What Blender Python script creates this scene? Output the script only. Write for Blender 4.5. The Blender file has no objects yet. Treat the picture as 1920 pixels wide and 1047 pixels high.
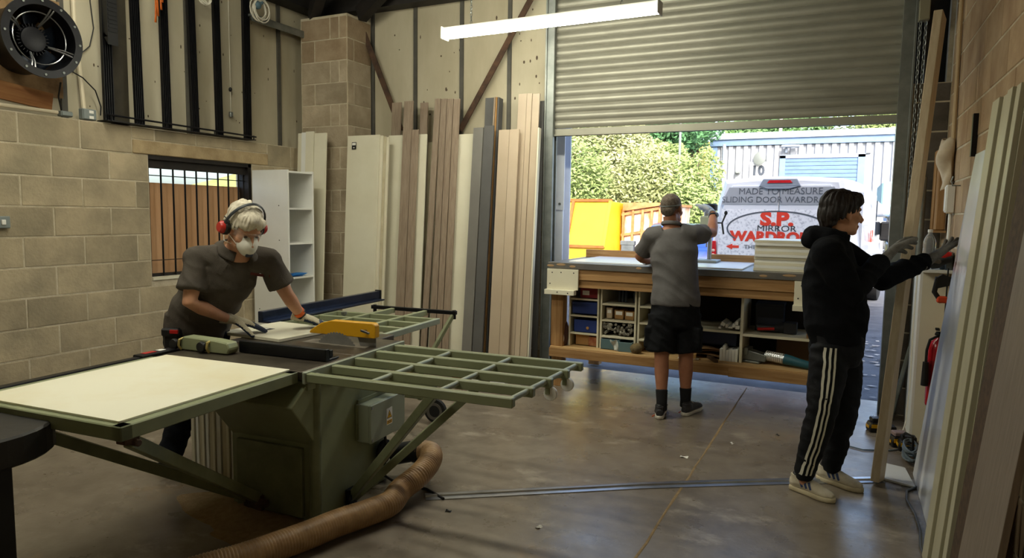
import bpy, bmesh, math, random
from mathutils import Vector as V, Matrix, noise
random.seed(7)
S = bpy.context.scene
COL = S.collection
R = math.radians

# ------------------------------------------------------------------ camera
cam_d = bpy.data.cameras.new('camera'); cam = bpy.data.objects.new('camera', cam_d); COL.objects.link(cam)
cam_d.sensor_fit = 'HORIZONTAL'; cam_d.sensor_width = 36; cam_d.lens = 24.06; cam_d.clip_end = 400
RX = V((0.90003175, 0.43557458, 0.01475245)); UP = V((-0.05434556, 0.07858072, 0.99542535)); FW = V((-0.43242273, 0.89671615, -0.09439668))
CAM = V((0, 0, 1.57))
cam.matrix_world = Matrix(((RX.x, UP.x, -FW.x, CAM.x), (RX.y, UP.y, -FW.y, CAM.y), (RX.z, UP.z, -FW.z, CAM.z), (0, 0, 0, 1)))
S.camera = cam
# ------------------------------------------------------------------ sky, sun, exposure
w = bpy.data.worlds.new('sky'); S.world = w; w.use_nodes = True
nt = w.node_tree; bg = nt.nodes['Background']
sky = nt.nodes.new('ShaderNodeTexSky'); sky.sky_type = 'NISHITA'; sky.sun_disc = False
sky.sun_elevation = R(38); sky.sun_rotation = R(154); sky.air_density = 1.0; sky.dust_density = 4.0
nt.links.new(sky.outputs[0], bg.inputs[0]); bg.inputs[1].default_value = 0.45
sd = bpy.data.lights.new('sun', 'SUN'); sd.energy = 3.0; sd.angle = R(0.6); sd.color = (1, .94, .84)
sun = bpy.data.objects.new('sun', sd); COL.objects.link(sun)
SUN_TO = V((0.44 * .788, -0.9 * .788, .616)).normalized()
sun.rotation_euler = SUN_TO.to_track_quat('Z', 'Y').to_euler(); sun.location = (6, -12, 14)
S.view_settings.view_transform = 'Standard'; S.view_settings.look = 'None'
S.view_settings.exposure = 0.75; S.view_settings.gamma = 1; S.view_settings.use_curve_mapping = False
LAMP = 40.0          # emission of the fluorescent tubes

# ------------------------------------------------------------------ helpers
def c(h):
    h = h.lstrip('#'); o = []
    for i in (0, 2, 4):
        x = int(h[i:i + 2], 16) / 255; o.append(x / 12.92 if x <= .04045 else ((x + .055) / 1.055) ** 2.4)
    return (*o, 1)
MATS = {}
def M(name, col, rough=.6, metal=0, col2=None, scale=6, rnd=0.0, bump=0, bscale=None, spec=.5, stretch=None, emit=0, trans=0, alpha=1, contrast=(.35, .65), coat=0, ior=1.45):
    """procedural material: noise mix of two colours, per-object tone, bump"""
    if name in MATS: return MATS[name]
    m = bpy.data.materials.new(name); m.use_nodes = True; t = m.node_tree; N = t.nodes; Lk = t.links
    b = N['Principled BSDF']
    b.inputs['Roughness'].default_value = rough; b.inputs['Metallic'].default_value = metal
    b.inputs['Specular IOR Level'].default_value = spec; b.inputs['Transmission Weight'].default_value = trans
    b.inputs['Alpha'].default_value = alpha; b.inputs['Coat Weight'].default_value = coat; b.inputs['IOR'].default_value = ior
    ca = c(col); b.inputs['Base Color'].default_value = ca
    tc = N.new('ShaderNodeTexCoord'); mp = N.new('ShaderNodeMapping')
    if stretch: mp.inputs['Scale'].default_value = stretch
    Lk.new(tc.outputs['Object'], mp.inputs[0])
    last = None
    oi = None
    if rnd or col2:
        oi = N.new('ShaderNodeObjectInfo')
        ad = N.new('ShaderNodeVectorMath'); ad.operation = 'ADD'; sc = N.new('ShaderNodeVectorMath'); sc.operation = 'SCALE'; sc.inputs['Scale'].default_value = 13
        cb = N.new('ShaderNodeCombineXYZ'); Lk.new(oi.outputs['Random'], cb.inputs[0]); Lk.new(oi.outputs['Random'], cb.inputs[1])
        Lk.new(cb.outputs[0], sc.inputs[0]); Lk.new(mp.outputs[0], ad.inputs[0]); Lk.new(sc.outputs[0], ad.inputs[1])
        vec = ad.outputs[0]
    else: vec = mp.outputs[0]
    if col2:
        nz = N.new('ShaderNodeTexNoise'); nz.inputs['Scale'].default_value = scale; nz.inputs['Detail'].default_value = 6; nz.inputs['Roughness'].default_value = .62
        Lk.new(vec, nz.inputs['Vector'])
        mr = N.new('ShaderNodeMapRange'); mr.inputs[1].default_value = contrast[0]; mr.inputs[2].default_value = contrast[1]
        Lk.new(nz.outputs[0], mr.inputs[0])
        mx = N.new('ShaderNodeMix'); mx.data_type = 'RGBA'; mx.inputs[6].default_value = ca; mx.inputs[7].default_value = c(col2)
        Lk.new(mr.outputs[0], mx.inputs[0]); last = mx.outputs[2]
    if rnd:
        hv = N.new('ShaderNodeHueSaturation'); mr2 = N.new('ShaderNodeMapRange'); mr2.inputs[3].default_value = 1 - rnd; mr2.inputs[4].default_value = 1 + rnd
        Lk.new(oi.outputs['Random'], mr2.inputs[0]); Lk.new(mr2.outputs[0], hv.inputs['Value'])
        if last: Lk.new(last, hv.inputs['Color'])
        else: hv.inputs['Color'].default_value = ca
        last = hv.outputs[0]
    if last: Lk.new(last, b.inputs['Base Color'])
    if bump:
        n2 = N.new('ShaderNodeTexNoise'); n2.inputs['Scale'].default_value = bscale or 60; n2.inputs['Detail'].default_value = 5
        Lk.new(vec, n2.inputs['Vector']); bp = N.new('ShaderNodeBump'); bp.inputs['Strength'].default_value = bump; bp.inputs['Distance'].default_value = .01
        Lk.new(n2.outputs[0], bp.inputs['Height']); Lk.new(bp.outputs[0], b.inputs['Normal'])
    if emit:
        b.inputs['Emission Color'].default_value = ca; b.inputs['Emission Strength'].default_value = emit
    MATS[name] = m
    return m

class MB:
    """collects shapes, builds ONE mesh object"""
    def __init__(s): s.v = []; s.f = []; s.mi = []; s.cur = 0
    def add(s, vs, fs):
        o = len(s.v); s.v += [V(p) for p in vs]; s.f += [[i + o for i in f] for f in fs]; s.mi += [s.cur] * len(fs); return s
    def box(s, ce, si, rot=None):
        hx, hy, hz = (q / 2 for q in si); ce = V(ce)
        vs = [V((x, y, z)) for z in (-hz, hz) for y in (-hy, hy) for x in (-hx, hx)]
        if rot is not None:
            if not isinstance(rot, Matrix): rot = Matrix.Rotation(rot, 3, 'Z')
            vs = [rot @ p for p in vs]
        return s.add([p + ce for p in vs], [(0, 2, 3, 1), (4, 5, 7, 6), (0, 1, 5, 4), (1, 3, 7, 5), (3, 2, 6, 7), (2, 0, 4, 6)])
    def bx(s, a, b): return s.box([(p + q) / 2 for p, q in zip(a, b)], [abs(q - p) for p, q in zip(a, b)])
    def bar(s, p0, p1, w_, h_, up=(0, 0, 1)):
        p0 = V(p0); p1 = V(p1); d = (p1 - p0).normalized(); up = V(up)
        if abs(d.dot(up)) > .98: up = V((0, 1, 0)) if abs(d.y) < .9 else V((1, 0, 0))
        x = d.cross(up).normalized(); y = x.cross(d).normalized()
        vs = [p + x * a * w_ / 2 + y * b_ * h_ / 2 for p in (p0, p1) for a, b_ in ((-1, -1), (1, -1), (1, 1), (-1, 1))]
        return s.add(vs, [(0, 1, 2, 3), (7, 6, 5, 4), (0, 4, 5, 1), (1, 5, 6, 2), (2, 6, 7, 3), (3, 7, 4, 0)])
    def prism(s, poly, o, ux, uy, uz):
        """poly 2-D in (ux,uy); extruded by the vector uz"""
        o = V(o); ux = V(ux); uy = V(uy); uz = V(uz); n = len(poly)
        a = [o + ux * p[0] + uy * p[1] for p in poly]; vs = a + [p + uz for p in a]
        fs = [list(range(n))[::-1], list(range(n, 2 * n))] + [(i, (i + 1) % n, (i + 1) % n + n, i + n) for i in range(n)]
        return s.add(vs, fs)
    def tube(s, pts, r, seg=10, side=None, cap=True, closed=False):
        """sweep; r scalar, list of scalars or list of (ra, rb) with ra along `side`"""
        pts = [V(p) for p in pts]; n = len(pts)
        if not isinstance(r, (list, tuple)): r = [r] * n
        o = len(s.v); prevx = None; vs = []
        for i, p in enumerate(pts):
            if closed: d = pts[(i + 1) % n] - pts[i - 1]
            else: d = pts[min(i + 1, n - 1)] - pts[max(i - 1, 0)]
            d = d.normalized() if d.length > 1e-9 else V((0, 0, 1))
            ref = V(side) if side is not None else (prevx if prevx is not None else (V((1, 0, 0)) if abs(d.x) < .8 else V((0, 1, 0))))
            x = (ref - d * ref.dot(d)); x = x.normalized() if x.length > 1e-6 else d.orthogonal().normalized()
            y = d.cross(x); prevx = x
            ra, rb = r[i] if isinstance(r[i], (tuple, list)) else (r[i], r[i])
            vs += [p + x * ra * math.cos(2 * math.pi * k / seg) + y * rb * math.sin(2 * math.pi * k / seg) for k in range(seg)]
        fs = []
        for i in range(n if closed else n - 1):
            a = i * seg; b_ = ((i + 1) % n) * seg
            fs += [(a + k, a + (k + 1) % seg, b_ + (k + 1) % seg, b_ + k) for k in range(seg)]
        if cap and not closed: fs += [list(range(seg))[::-1], list(range((n - 1) * seg, n * seg))]
        return s.add(vs, fs)
    def cyl(s, p0, p1, r, seg=16): return s.tube([p0, p1], r, seg)
    def lathe(s, prof, o, axis, seg=24, closed=False):
        """prof [(r,h)] around `axis` from o"""
        o = V(o); d = V(axis).normalized(); x = d.orthogonal().normalized(); y = d.cross(x); n = len(prof); vs = []
        for r_, h_ in prof: vs += [o + d * h_ + (x * math.cos(2 * math.pi * k / seg) + y * math.sin(2 * math.pi * k / seg)) * r_ for k in range(seg)]
        fs = []
        for i in range(n if closed else n - 1):
            a = i * seg; b_ = ((i + 1) % n) * seg
            fs += [(a + k, a + (k + 1) % seg, b_ + (k + 1) % seg, b_ + k) for k in range(seg)]
        if not closed:
            if prof[0][0] > 1e-6: fs.append(list(range(seg))[::-1])
            if prof[-1][0] > 1e-6: fs.append(list(range((n - 1) * seg, n * seg)))
        return s.add(vs, fs)
    def ell(s, ce, rad, rot=None, seg=16, rings=10):
        ce = V(ce); vs = []; fs = []
        for i in range(rings + 1):
            th = math.pi * i / rings
            for k in range(seg):
                ph = 2 * math.pi * k / seg
                p = V((rad[0] * math.sin(th) * math.cos(ph), rad[1] * math.sin(th) * math.sin(ph), rad[2] * math.cos(th)))
                vs.append(ce + (rot @ p if rot is not None else p))
        for i in range(rings):
            for k in range(seg): fs.append((i * seg + k, (i + 1) * seg + k, (i + 1) * seg + (k + 1) % seg, i * seg + (k + 1) % seg))
        return s.add(vs, fs)
    def grid(s, fn, nu, nv, wrapu=False):
        vs = [fn(i / nu, j / nv) for j in range(nv + 1) for i in range(nu + (0 if wrapu else 1))]; W = nu + (0 if wrapu else 1)
        fs = [(j * W + i, j * W + (i + 1) % W, (j + 1) * W + (i + 1) % W, (j + 1) * W + i) for j in range(nv) for i in range(nu)]
        return s.add(vs, fs)
    def mesh(s, name, bevel=0, smooth=False, clean=True, bseg=1):
        me = bpy.data.meshes.new(name); me.from_pydata([tuple(p) for p in s.v], [], s.f)
        if any(s.mi): me.polygons.foreach_set('material_index', s.mi)
        if clean or bevel:
            bm = bmesh.new(); bm.from_mesh(me)
            bmesh.ops.remove_doubles(bm, verts=bm.verts, dist=1e-6)
            bmesh.ops.recalc_face_normals(bm, faces=bm.faces)
            if bevel:
                es = [e for e in bm.edges if len(e.link_faces) == 2 and e.calc_face_angle(0) > .5]
                bmesh.ops.bevel(bm, geom=es, offset=bevel, segments=bseg, profile=.5, affect='EDGES', clamp_overlap=True)
            bm.to_mesh(me); bm.free()
        if smooth:
            me.shade_smooth()
            me.set_sharp_from_angle(angle=R(smooth if smooth is not True else 40))
        return me
    def build(s, name, mat, parent=None, bevel=0, smooth=False, world=False, bseg=1, clean=True):
        me = s.mesh(name, bevel, smooth, clean, bseg)
        for q in (mat if isinstance(mat, (list, tuple)) else [mat]): me.materials.append(q)
        return link(name, me, parent, world)

def link(name, me, parent=None, world=False):
    o = bpy.data.objects.new(name, me); COL.objects.link(o)
    if parent is not None:
        o.parent = parent
        if world: o.matrix_parent_inverse = WM(parent).inverted()
    return o
def WM(o):
    m = o.matrix_basis.copy()
    return (WM(o.parent) @ o.matrix_parent_inverse @ m) if o.parent else m
def tag(o, label=None, cat=None, group=None, kind=None):
    if label: o['label'] = label
    if cat: o['category'] = cat
    if group: o['group'] = group
    if kind: o['kind'] = kind
    return o
def thing(name, label, cat, loc=(0, 0, 0), rz=0, group=None):
    o = bpy.data.objects.new(name, None); COL.objects.link(o); o.empty_display_size = .1
    o.location = loc; o.rotation_euler = (0, 0, rz)
    return tag(o, label, cat, group)
def copy_tree(o, parent=None):
    k = o.copy(); COL.objects.link(k)
    if parent is not None: k.parent = parent
    for ch in list(o.children): copy_tree(ch, k)
    return k
def struct(o): o['kind'] = 'structure'; return o
def text_mesh(txt, size, bold=0.0, ext=.0015, align='CENTER', sx=1.0, shear=0):
    cu = bpy.data.curves.new('lettering', 'FONT'); cu.body = txt; cu.size = size; cu.extrude = ext; cu.offset = bold
    cu.align_x = align; cu.align_y = 'CENTER'; cu.shear = shear; cu.resolution_u = 3
    ob = bpy.data.objects.new('lettering_tmp', cu); COL.objects.link(ob)
    bpy.context.view_layer.update()
    me = bpy.data.meshes.new_from_object(ob); bpy.data.objects.remove(ob); bpy.data.curves.remove(cu)
    me.transform(Matrix.Diagonal((sx, 1, 1, 1)))
    return me
def lettering(name, txt, size, mat, parent, o, ux, uy, **k):
    """flat letters as their own mesh; text x along ux, text y along uy"""
    me = text_mesh(txt, size, **k); ux = V(ux).normalized(); uy = V(uy).normalized(); uz = ux.cross(uy); o = V(o)
    me.transform(Matrix(((ux.x, uy.x, uz.x, o.x), (ux.y, uy.y, uz.y, o.y), (ux.z, uy.z, uz.z, o.z), (0, 0, 0, 1))))
    me.materials.clear(); me.materials.append(mat)
    return link(name, me, parent)

# ------------------------------------------------------------------ materials
m_block = M('concrete_block', '#b5a68a', .95, 0, '#958a74', 3.0, .13, .5, 45, .15)
m_blockr = M('concrete_block_right_wall', '#b59e80', .95, 0, '#997f64', 2.5, .08, .45, 45, .15)
m_blockp = M('concrete_block_pillar', '#b3a48d', .95, 0, '#948670', 3.0, .12, .5, 45, .15)
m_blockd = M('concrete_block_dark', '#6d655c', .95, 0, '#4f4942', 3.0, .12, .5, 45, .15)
m_mortar = M('mortar', '#cabfa8', .95, 0, '#aea289', 9, 0, .4, 80, .1)
m_lintel = M('lintel_concrete', '#b8a481', .95, 0, '#9a8666', 5, 0, .4, 60, .1)
m_clad = M('cladding_sheet', '#bfb7a0', .55, 0, '#aaa087', 1.6, .05, .05, 8, .3, stretch=(1, 1, .35))
m_strip = M('cladding_joint', '#4c4a45', .6, .2, '#5d5a52', 4)
m_speck = M('rust_mark', '#55483a', .9)
m_dark = M('dark_steel', '#211f1e', .6, .3, '#302b28', 6)
m_black = M('black_metal', '#111114', .38, .4, '#1c1c20', 8)
m_blackp = M('black_plastic', '#121213', .5, 0, '#1b1b1c', 12)
m_rust = M('rusty_steel_brace', '#5d4433', .8, .2, '#3f3026', 9)
m_timber = M('timber', '#b48f62', .65, 0, '#916a40', 5, .08, .15, 40, .3, stretch=(.35, 6, 6))
m_timberz = M('timber_upright', '#ae885c', .65, 0, '#8a643c', 5, .08, .15, 40, .3, stretch=(6, 6, .35))
m_ply = M('plywood_board', '#c79d76', .6, 0, '#b88c64', 3, .03, .05, 30, .3, stretch=(3, 3, .5))
m_cream = M('cream_board', '#e2ddc8', .42, 0, '#dad4bd', 2.5, .03, 0, None, .4)
m_creamd = M('cream_board_edge', '#cfc7ab', .5, 0, '#c0b698', 6, .05)
m_beige = M('beige_board', '#bfae98', .38, 0, '#b6a48d', 2, .03, 0, None, .45)
m_oak = M('oak_effect_board', '#a08f7d', .55, 0, '#8a7867', 7, .06, .1, 60, .3, stretch=(9, 9, .5))
m_grey = M('grey_board', '#7d7a74', .45, 0, '#74716c', 3, .04)
m_greyd = M('dark_grey_board', '#5d5c5b', .5, 0, '#545352', 3, .04)
m_white = M('white_board', '#eeeeea', .35, 0, '#e6e6e0', 2, .015, 0, None, .4)
m_whitep = M('white_plastic', '#e8e6df', .4)
m_chip = M('chipboard_core', '#b8925f', .85, 0, '#7d5a34', 90, 0, .3, 120)
m_green = M('machine_green', '#8b9070', .45, 0, '#7d8263', 3, .02, .04, 20, .45)
m_greend = M('machine_green_worn', '#7f8364', .5, 0, '#676a4e', 5, .02, .06, 30, .4)
m_greenl = M('machine_green_pale', '#9aa08c', .45, 0, '#8f9581', 3, .02, .04, 20, .45)
m_iron = M('cast_iron_table', '#5e564a', .38, .55, '#463f36', 6, 0, .08, 40)
m_steel = M('bright_steel', '#a8a9ab', .28, .95, '#8d8e90', 12)
m_alu = M('aluminium', '#b4b6bb', .3, .9, '#9fa2a8', 8, .04)
m_galv = M('galvanised_steel', '#8f938f', .45, .7, '#7b7f7c', 7, .03)
m_yellow = M('guard_yellow', '#d9a11b', .4, 0, '#cf9614', 4)
m_navy = M('navy_anodised', '#232a3d', .28, .6, '#2c3448', 10)
m_hose = M('hose_brown', '#a5845c', .42, 0, '#8c6c48', 20, 0, .1, 60)
m_dust = M('sawdust', '#a08a6b', 1, 0, '#8a7456', 30, 0, .6, 200, .05)
m_rubber = M('rubber', '#1a1a1a', .8)
m_grime = M('pvc_grey', '#7d8584', .5)
m_cable = M('cable_black', '#191919', .5)
m_cablew = M('cable_white', '#d8d3c4', .5)
m_cableg = M('cable_grey', '#5e6a72', .5)
m_slat = M('shutter_slat', '#9a988b', .48, .35, '#8d8b7e', 2.2, .04, .03, 12)
m_pipe = M('conduit_cream', '#d9cdb2', .5)
m_red = M('red_plastic', '#b3201c', .35)
m_blue = M('blue_plastic', '#22346f', .4)
m_card = M('cardboard', '#a77f52', .85, 0, '#96703f', 4, .05)
m_paper = M('paper_white', '#e9e6de', .8)

# ================================================================== the setting
XL, XR, YB, YR = -5.374, .68, 6.22, -3.6      # inner faces: left, right, door wall, rear
CEIL = 4.3
BLK = {}
def block_mesh(l, h, d, mat, key):
    k = (round(l, 3), round(h, 3), d, key)
    if k not in BLK:
        b = MB(); b.box((0, 0, 0), (l, d, h)); me = b.mesh('block', bevel=.004); me.materials.append(mat); BLK[k] = me
    return BLK[k]
def lay(parent, o, ux, n, a0, a1, z0, z1, mat, key, off=0.0, holes=(), L=.45, H=.225, joint=.011, zfix=0):
    """courses of blocks on the plane through o along ux with outward normal n; each block its own object"""
    ux = V(ux); n = V(n); o = V(o); ang = math.atan2(ux.y, ux.x); k = 0; z = z0
    while z < z1 - .02:
        zt = min(z + H, z1); s0 = a0 - ((k % 2) * L / 2 + off) % L
        while s0 < a1 - .005:
            segs = [(max(s0, a0), min(s0 + L, a1))]
            for h0, h1, hz0, hz1 in holes:
                if zt > hz0 + .03 and z < hz1 - .03:
                    ns = []
                    for p, q in segs:
                        if q <= h0 or p >= h1: ns.append((p, q)); continue
                        if p < h0: ns.append((p, h0))
                        if q > h1: ns.append((h1, q))
                    segs = ns
            for p, q in segs:
                if q - p > .03:
                    me = block_mesh(q - p - joint, zt - z - joint, .05, mat, key)
                    ob = link('concrete_block', me, parent)
                    ob.location = o + ux * ((p + q) / 2) + V((0, 0, (z + zt) / 2)) + n * (-.0222 + random.uniform(-.0015, .0015))
                    ob.rotation_euler = (random.uniform(-.002, .002), random.uniform(-.002, .002), ang)
            s0 += L
        z = zt; k += 1

# --- floor and ground
def floor_mat():
    m = bpy.data.materials.new('concrete_floor'); m.use_nodes = True; t = m.node_tree; N = t.nodes; Lk = t.links; b = N['Principled BSDF']
    tc = N.new('ShaderNodeTexCoord')
    def nz(s, d=8, st=(1, 1, 1), r=.6):
        mp = N.new('ShaderNodeMapping'); mp.inputs['Scale'].default_value = st; Lk.new(tc.outputs['Object'], mp.inputs[0])
        n = N.new('ShaderNodeTexNoise'); n.inputs['Scale'].default_value = s; n.inputs['Detail'].default_value = d; n.inputs['Roughness'].default_value = r; Lk.new(mp.outputs[0], n.inputs[0]); return n.outputs[0]
    def ramp(x, stops):
        r = N.new('ShaderNodeValToRGB'); e = r.color_ramp.elements; e[0].position, e[0].color = stops[0]; e[1].position, e[1].color = stops[-1]
        for p, q in stops[1:-1]: k = e.new(p); k.color = q
        Lk.new(x, r.inputs[0]); return r.outputs[0]
    def mix(f, a, b_):
        x = N.new('ShaderNodeMix'); x.data_type = 'RGBA'
        if isinstance(f, float): x.inputs[0].default_value = f
        else: Lk.new(f, x.inputs[0])
        for i, q in ((6, a), (7, b_)):
            if isinstance(q, tuple): x.inputs[i].default_value = q
            else: Lk.new(q, x.inputs[i])
        return x.outputs[2]
    base = ramp(nz(.9), [(.25, c('#544a40')), (.5, c('#786d60')), (.75, c('#928778'))])
    fine = ramp(nz(9, 10), [(.3, c('#50463b')), (.6, c('#8c8172'))])
    col = mix(.35, base, fine)
    pale = ramp(nz(2.3, 10, (1, 1.6, 1), .7), [(.56, (0, 0, 0, 1)), (.68, (1, 1, 1, 1))])
    col = mix(pale, col, c('#a19687'))
    dk = ramp(nz(1.7, 9, (1.4, .8, 1), .68), [(.58, (0, 0, 0, 1)), (.74, (.75, .75, .75, 1))])
    col = mix(dk, col, c('#51463b'))
    dust = ramp(nz(1.3, 9, (1, 1, 1), .7), [(.6, (0, 0, 0, 1)), (.8, (.8, .8, .8, 1))])
    col = mix(dust, col, c('#a4835a'))
    Lk.new(col, b.inputs['Base Color'])
    rr = N.new('ShaderNodeMapRange'); rr.inputs[3].default_value = .1; rr.inputs[4].default_value = .52; Lk.new(nz(3.1, 8), rr.inputs[0]); Lk.new(rr.outputs[0], b.inputs['Roughness'])
    bp = N.new('ShaderNodeBump'); bp.inputs['Strength'].default_value = .12; bp.inputs['Distance'].default_value = .01; Lk.new(nz(25, 8), bp.inputs['Height']); Lk.new(bp.outputs[0], b.inputs['Normal'])
    b.inputs['Specular IOR Level'].default_value = .5
    return m
m_floor = floor_mat()
b = MB(); b.bx((XL - .25, YR - .2, -.15), (XR + .25, 6.62, 0)); fl = struct(b.build('floor', m_floor))
# the expansion joint cut along the slab, filled with sawdust
b = MB(); pts = []
for i in range(41):
    y = -1 + i * (7.55 / 40); pts.append((-.735 + (y - 6.1) * .014 + random.uniform(-.004, .004), y, .0005))
b.tube(pts, [(.006 + random.uniform(-.002, .003), .0016) for _ in pts], 6, side=(1, 0, 0)); tag(b.build('floor_joint', m_dust, fl))
m_tar = M('tarmac', '#6c6e73', .9, 0, '#585a60', 3, 0, .5, 150, .2)
b = MB(); b.bx((-60, 6.62, -.4), (60, 120, -.02)); b.bx((-60, -60, -.4), (XL - .3, 6.62, -.02)); struct(b.build('yard_ground', m_tar))

# --- left wall: block dado with window opening, lintel, sheet cladding above
W0, W1, WZ0, WZ1 = 3.962, 5.10, .95, 2.03
b = MB()
for (y0, y1, z0, z1) in ((YR - .2, W0, 0, 2.25), (W1, YB + .25, 0, 2.25), (W0, W1, 0, WZ0), (W0, W1, WZ1, 2.25)): b.bx((XL - .22, y0, z0), (XL - .0005, y1, z1))
b.bx((XL - .22, YR - .2, 2.25), (XL - .14, YB + .25, CEIL))
wl = struct(b.build('wall_left', m_mortar))
lay(wl, (XL, 0, 0), (0, 1, 0), (1, 0, 0), 1.38, 5.82, 0, 2.25, m_block, 'l', .015, holes=((W0, W1, WZ0, WZ1), (3.82, 5.31, 2.03, 2.3)))
k = MB(); k.box((0, 0, 0), (.05, 1.485, .112)); o = k.build('lintel', m_lintel, wl, bevel=.005); o.location = (XL - .012, 4.565, 2.088)
for y0, y1 in ((3.82, 4.03), (4.03, 4.45), (4.45, 4.85), (4.85, 5.31)):
    ob = link('concrete_block', block_mesh(y1 - y0 - .011, .094, .05, m_block, 'l'), wl); ob.location = (XL - .0222, (y0 + y1) / 2, 2.2); ob.rotation_euler = (0, 0, R(90))
# cladding sheets above the ledge
ys = [YR, -1.6, -.35, .9, 2.1, 3.345, 4.47, 5.6, YB]
for a_, b_ in zip(ys, ys[1:]):
    k = MB(); k.box((0, 0, 0), (.02, b_ - a_ - .012, CEIL - 2.25)); o = k.build('cladding_panel', m_clad, wl); o.location = (XL - .125, (a_ + b_) / 2, (2.25 + CEIL) / 2)
for y in ys[1:-1]:
    k = MB(); k.box((0, 0, 0), (.022, .045, CEIL - 2.25)); o = k.build('cladding_strip', m_strip, wl); o.location = (XL - .108, y, (2.25 + CEIL) / 2)
# specks of rust and old fixing holes
b = MB()
for i in range(46):
    y, z = random.uniform(3.45, 5.9), random.uniform(2.35, 3.7)
    b.ell((XL - .1145, y, z), (.002, random.uniform(.003, .008), random.uniform(.004, .018)), seg=8, rings=5)
tag(b.build('rust_mark', m_speck, wl), kind='stuff')
# --- window
win = thing('window_1', None, None, (XL - .1, (W0 + W1) / 2, WZ0)); struct(win); win['label'] = 'barred window boarded with orange-brown plywood in left block wall'
fr = MB(); x = XL - .1
for y0, y1, z0, z1 in ((W0, W0 + .05, WZ0, WZ1), (W1 - .05, W1, WZ0, WZ1), (W0, W1, WZ0, WZ0 + .05), (W0, W1, WZ1 - .1, WZ1)): fr.bx((x - .03, y0, z0), (x + .03, y1, z1))
fr.build('window_frame', m_dark, win, world=True)
m_glass = M('window_glass', '#dfe8ee', .08, 0, trans=1, ior=1.02)
fr = MB(); fr.bx((x - .05, W0 + .04, WZ0 + .04), (x - .046, W1 - .04, WZ1 - .08)); fr.build('pane', m_glass, win, world=True)
fr = MB(); fr.bx((x - .035, W0 + .05, WZ0 + .05), (x - .02, W1 - .05, 1.80)); fr.build('plywood_board', m_ply, win, world=True)
for i in range(9):
    y = W0 + .035 + i * .1225
    fr = MB(); fr.cyl((x + .045, y, WZ0 + .03), (x + .045, y, WZ1 - .06), .008, 8); fr.build('bar', m_rust if i == 0 else m_black, win, world=True, smooth=True)
for z in (1.12, 1.86):
    fr = MB(); fr.bx((x + .04, W0 + .01, z - .004), (x + .05, W1 - .01, z + .004)); fr.build('cross_bar', m_rust if z < 1.5 else m_black, win, world=True)
fr = MB(); fr.bx((x - .03, W0 + .005, WZ0 + .002), (XL + .012, W1 - .005, WZ0 + .025)); fr.build('window_sill', m_cream, win, world=True)
fr = MB(); fr.bx((x + .03, W0 + .002, WZ1 - .035), (XL - .004, W1 - .002, WZ1 - .002)); fr.bx((x + .03, W1 - .04, WZ0), (XL - .004, W1 - .004, WZ1)); fr.bx((x + .05, W0 + .002, WZ1 - .11), (x + .06, W1 - .002, WZ1)); fr.build('steel_lining', m_dark, win, world=True)

# --- door wall: dado, cladding, door opening with roller shutter, return beside the right wall
DX0, DX1, SHZ = -2.575, .335, 2.325
b = MB(); b.bx((XL - .22, YB + .001, 0), (DX0 - .08, YB + .25, 2.25)); b.bx((XL - .22, YB + .1, 2.25), (DX0 - .08, YB + .25, CEIL))
b.bx((DX1 + .09, YB + .001, 0), (XR + .2, YB + .25, 2.62)); b.bx((DX0 - .08, YB + .1, 3.72), (XR + .2, YB + .25, CEIL)); b.bx((XR - .03, YB + .1, 2.62), (XR + .2, YB + .25, CEIL))
wb = struct(b.build('wall_back', m_mortar))
lay(wb, (0, YB, 0), (1, 0, 0), (0, -1, 0), -4.75, DX0 - .085, 0, 2.25, m_blockp, 'p', .1)
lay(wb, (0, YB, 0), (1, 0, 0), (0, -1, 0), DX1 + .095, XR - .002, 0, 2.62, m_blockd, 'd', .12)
xs = [-4.75, -4.196, -3.631, -3.085, DX0 - .06]
for a_, b_ in zip(xs, xs[1:]):
    k = MB(); k.box((0, 0, 0), (b_ - a_ - .012, .02, 1.5)); o = k.build('cladding_panel', m_clad, wb); o.location = ((a_ + b_) / 2, YB + .045, 3.0)
for x in xs[:-1]:
    k = MB(); k.box((0, 0, 0), (.04, .022, 1.5)); o = k.build('cladding_strip', m_strip, wb); o.location = (x + .01, YB + .026, 3.0)
b = MB()
for i in range(34):
    x, z = random.choice((random.gauss(-3.85, .15), random.gauss(-2.85, .13), random.uniform(-4.6, -2.7))), random.uniform(2.6, 3.6)
    b.ell((x, YB + .034, z), (random.uniform(.004, .013), .002, random.uniform(.006, .022)), seg=8, rings=5)
tag(b.build('rust_mark', m_speck, wb), kind='stuff')
b = MB(); b.box((0, 0, 0), (.10, .03, 1.55)); 
# dark sheet standing in for shade in the opening above the return wall
k = MB(); k.bx((DX1 + .09, YB + .2, 2.62), (XR - .03, YB + .25, CEIL)); k.build('void_shade_sheet', m_dark, wb)
k = MB(); k.bx((.49, YB + .02, 2.62), (.53, YB + .1, CEIL)); k.build('steel_post', m_dark, wb)

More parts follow.
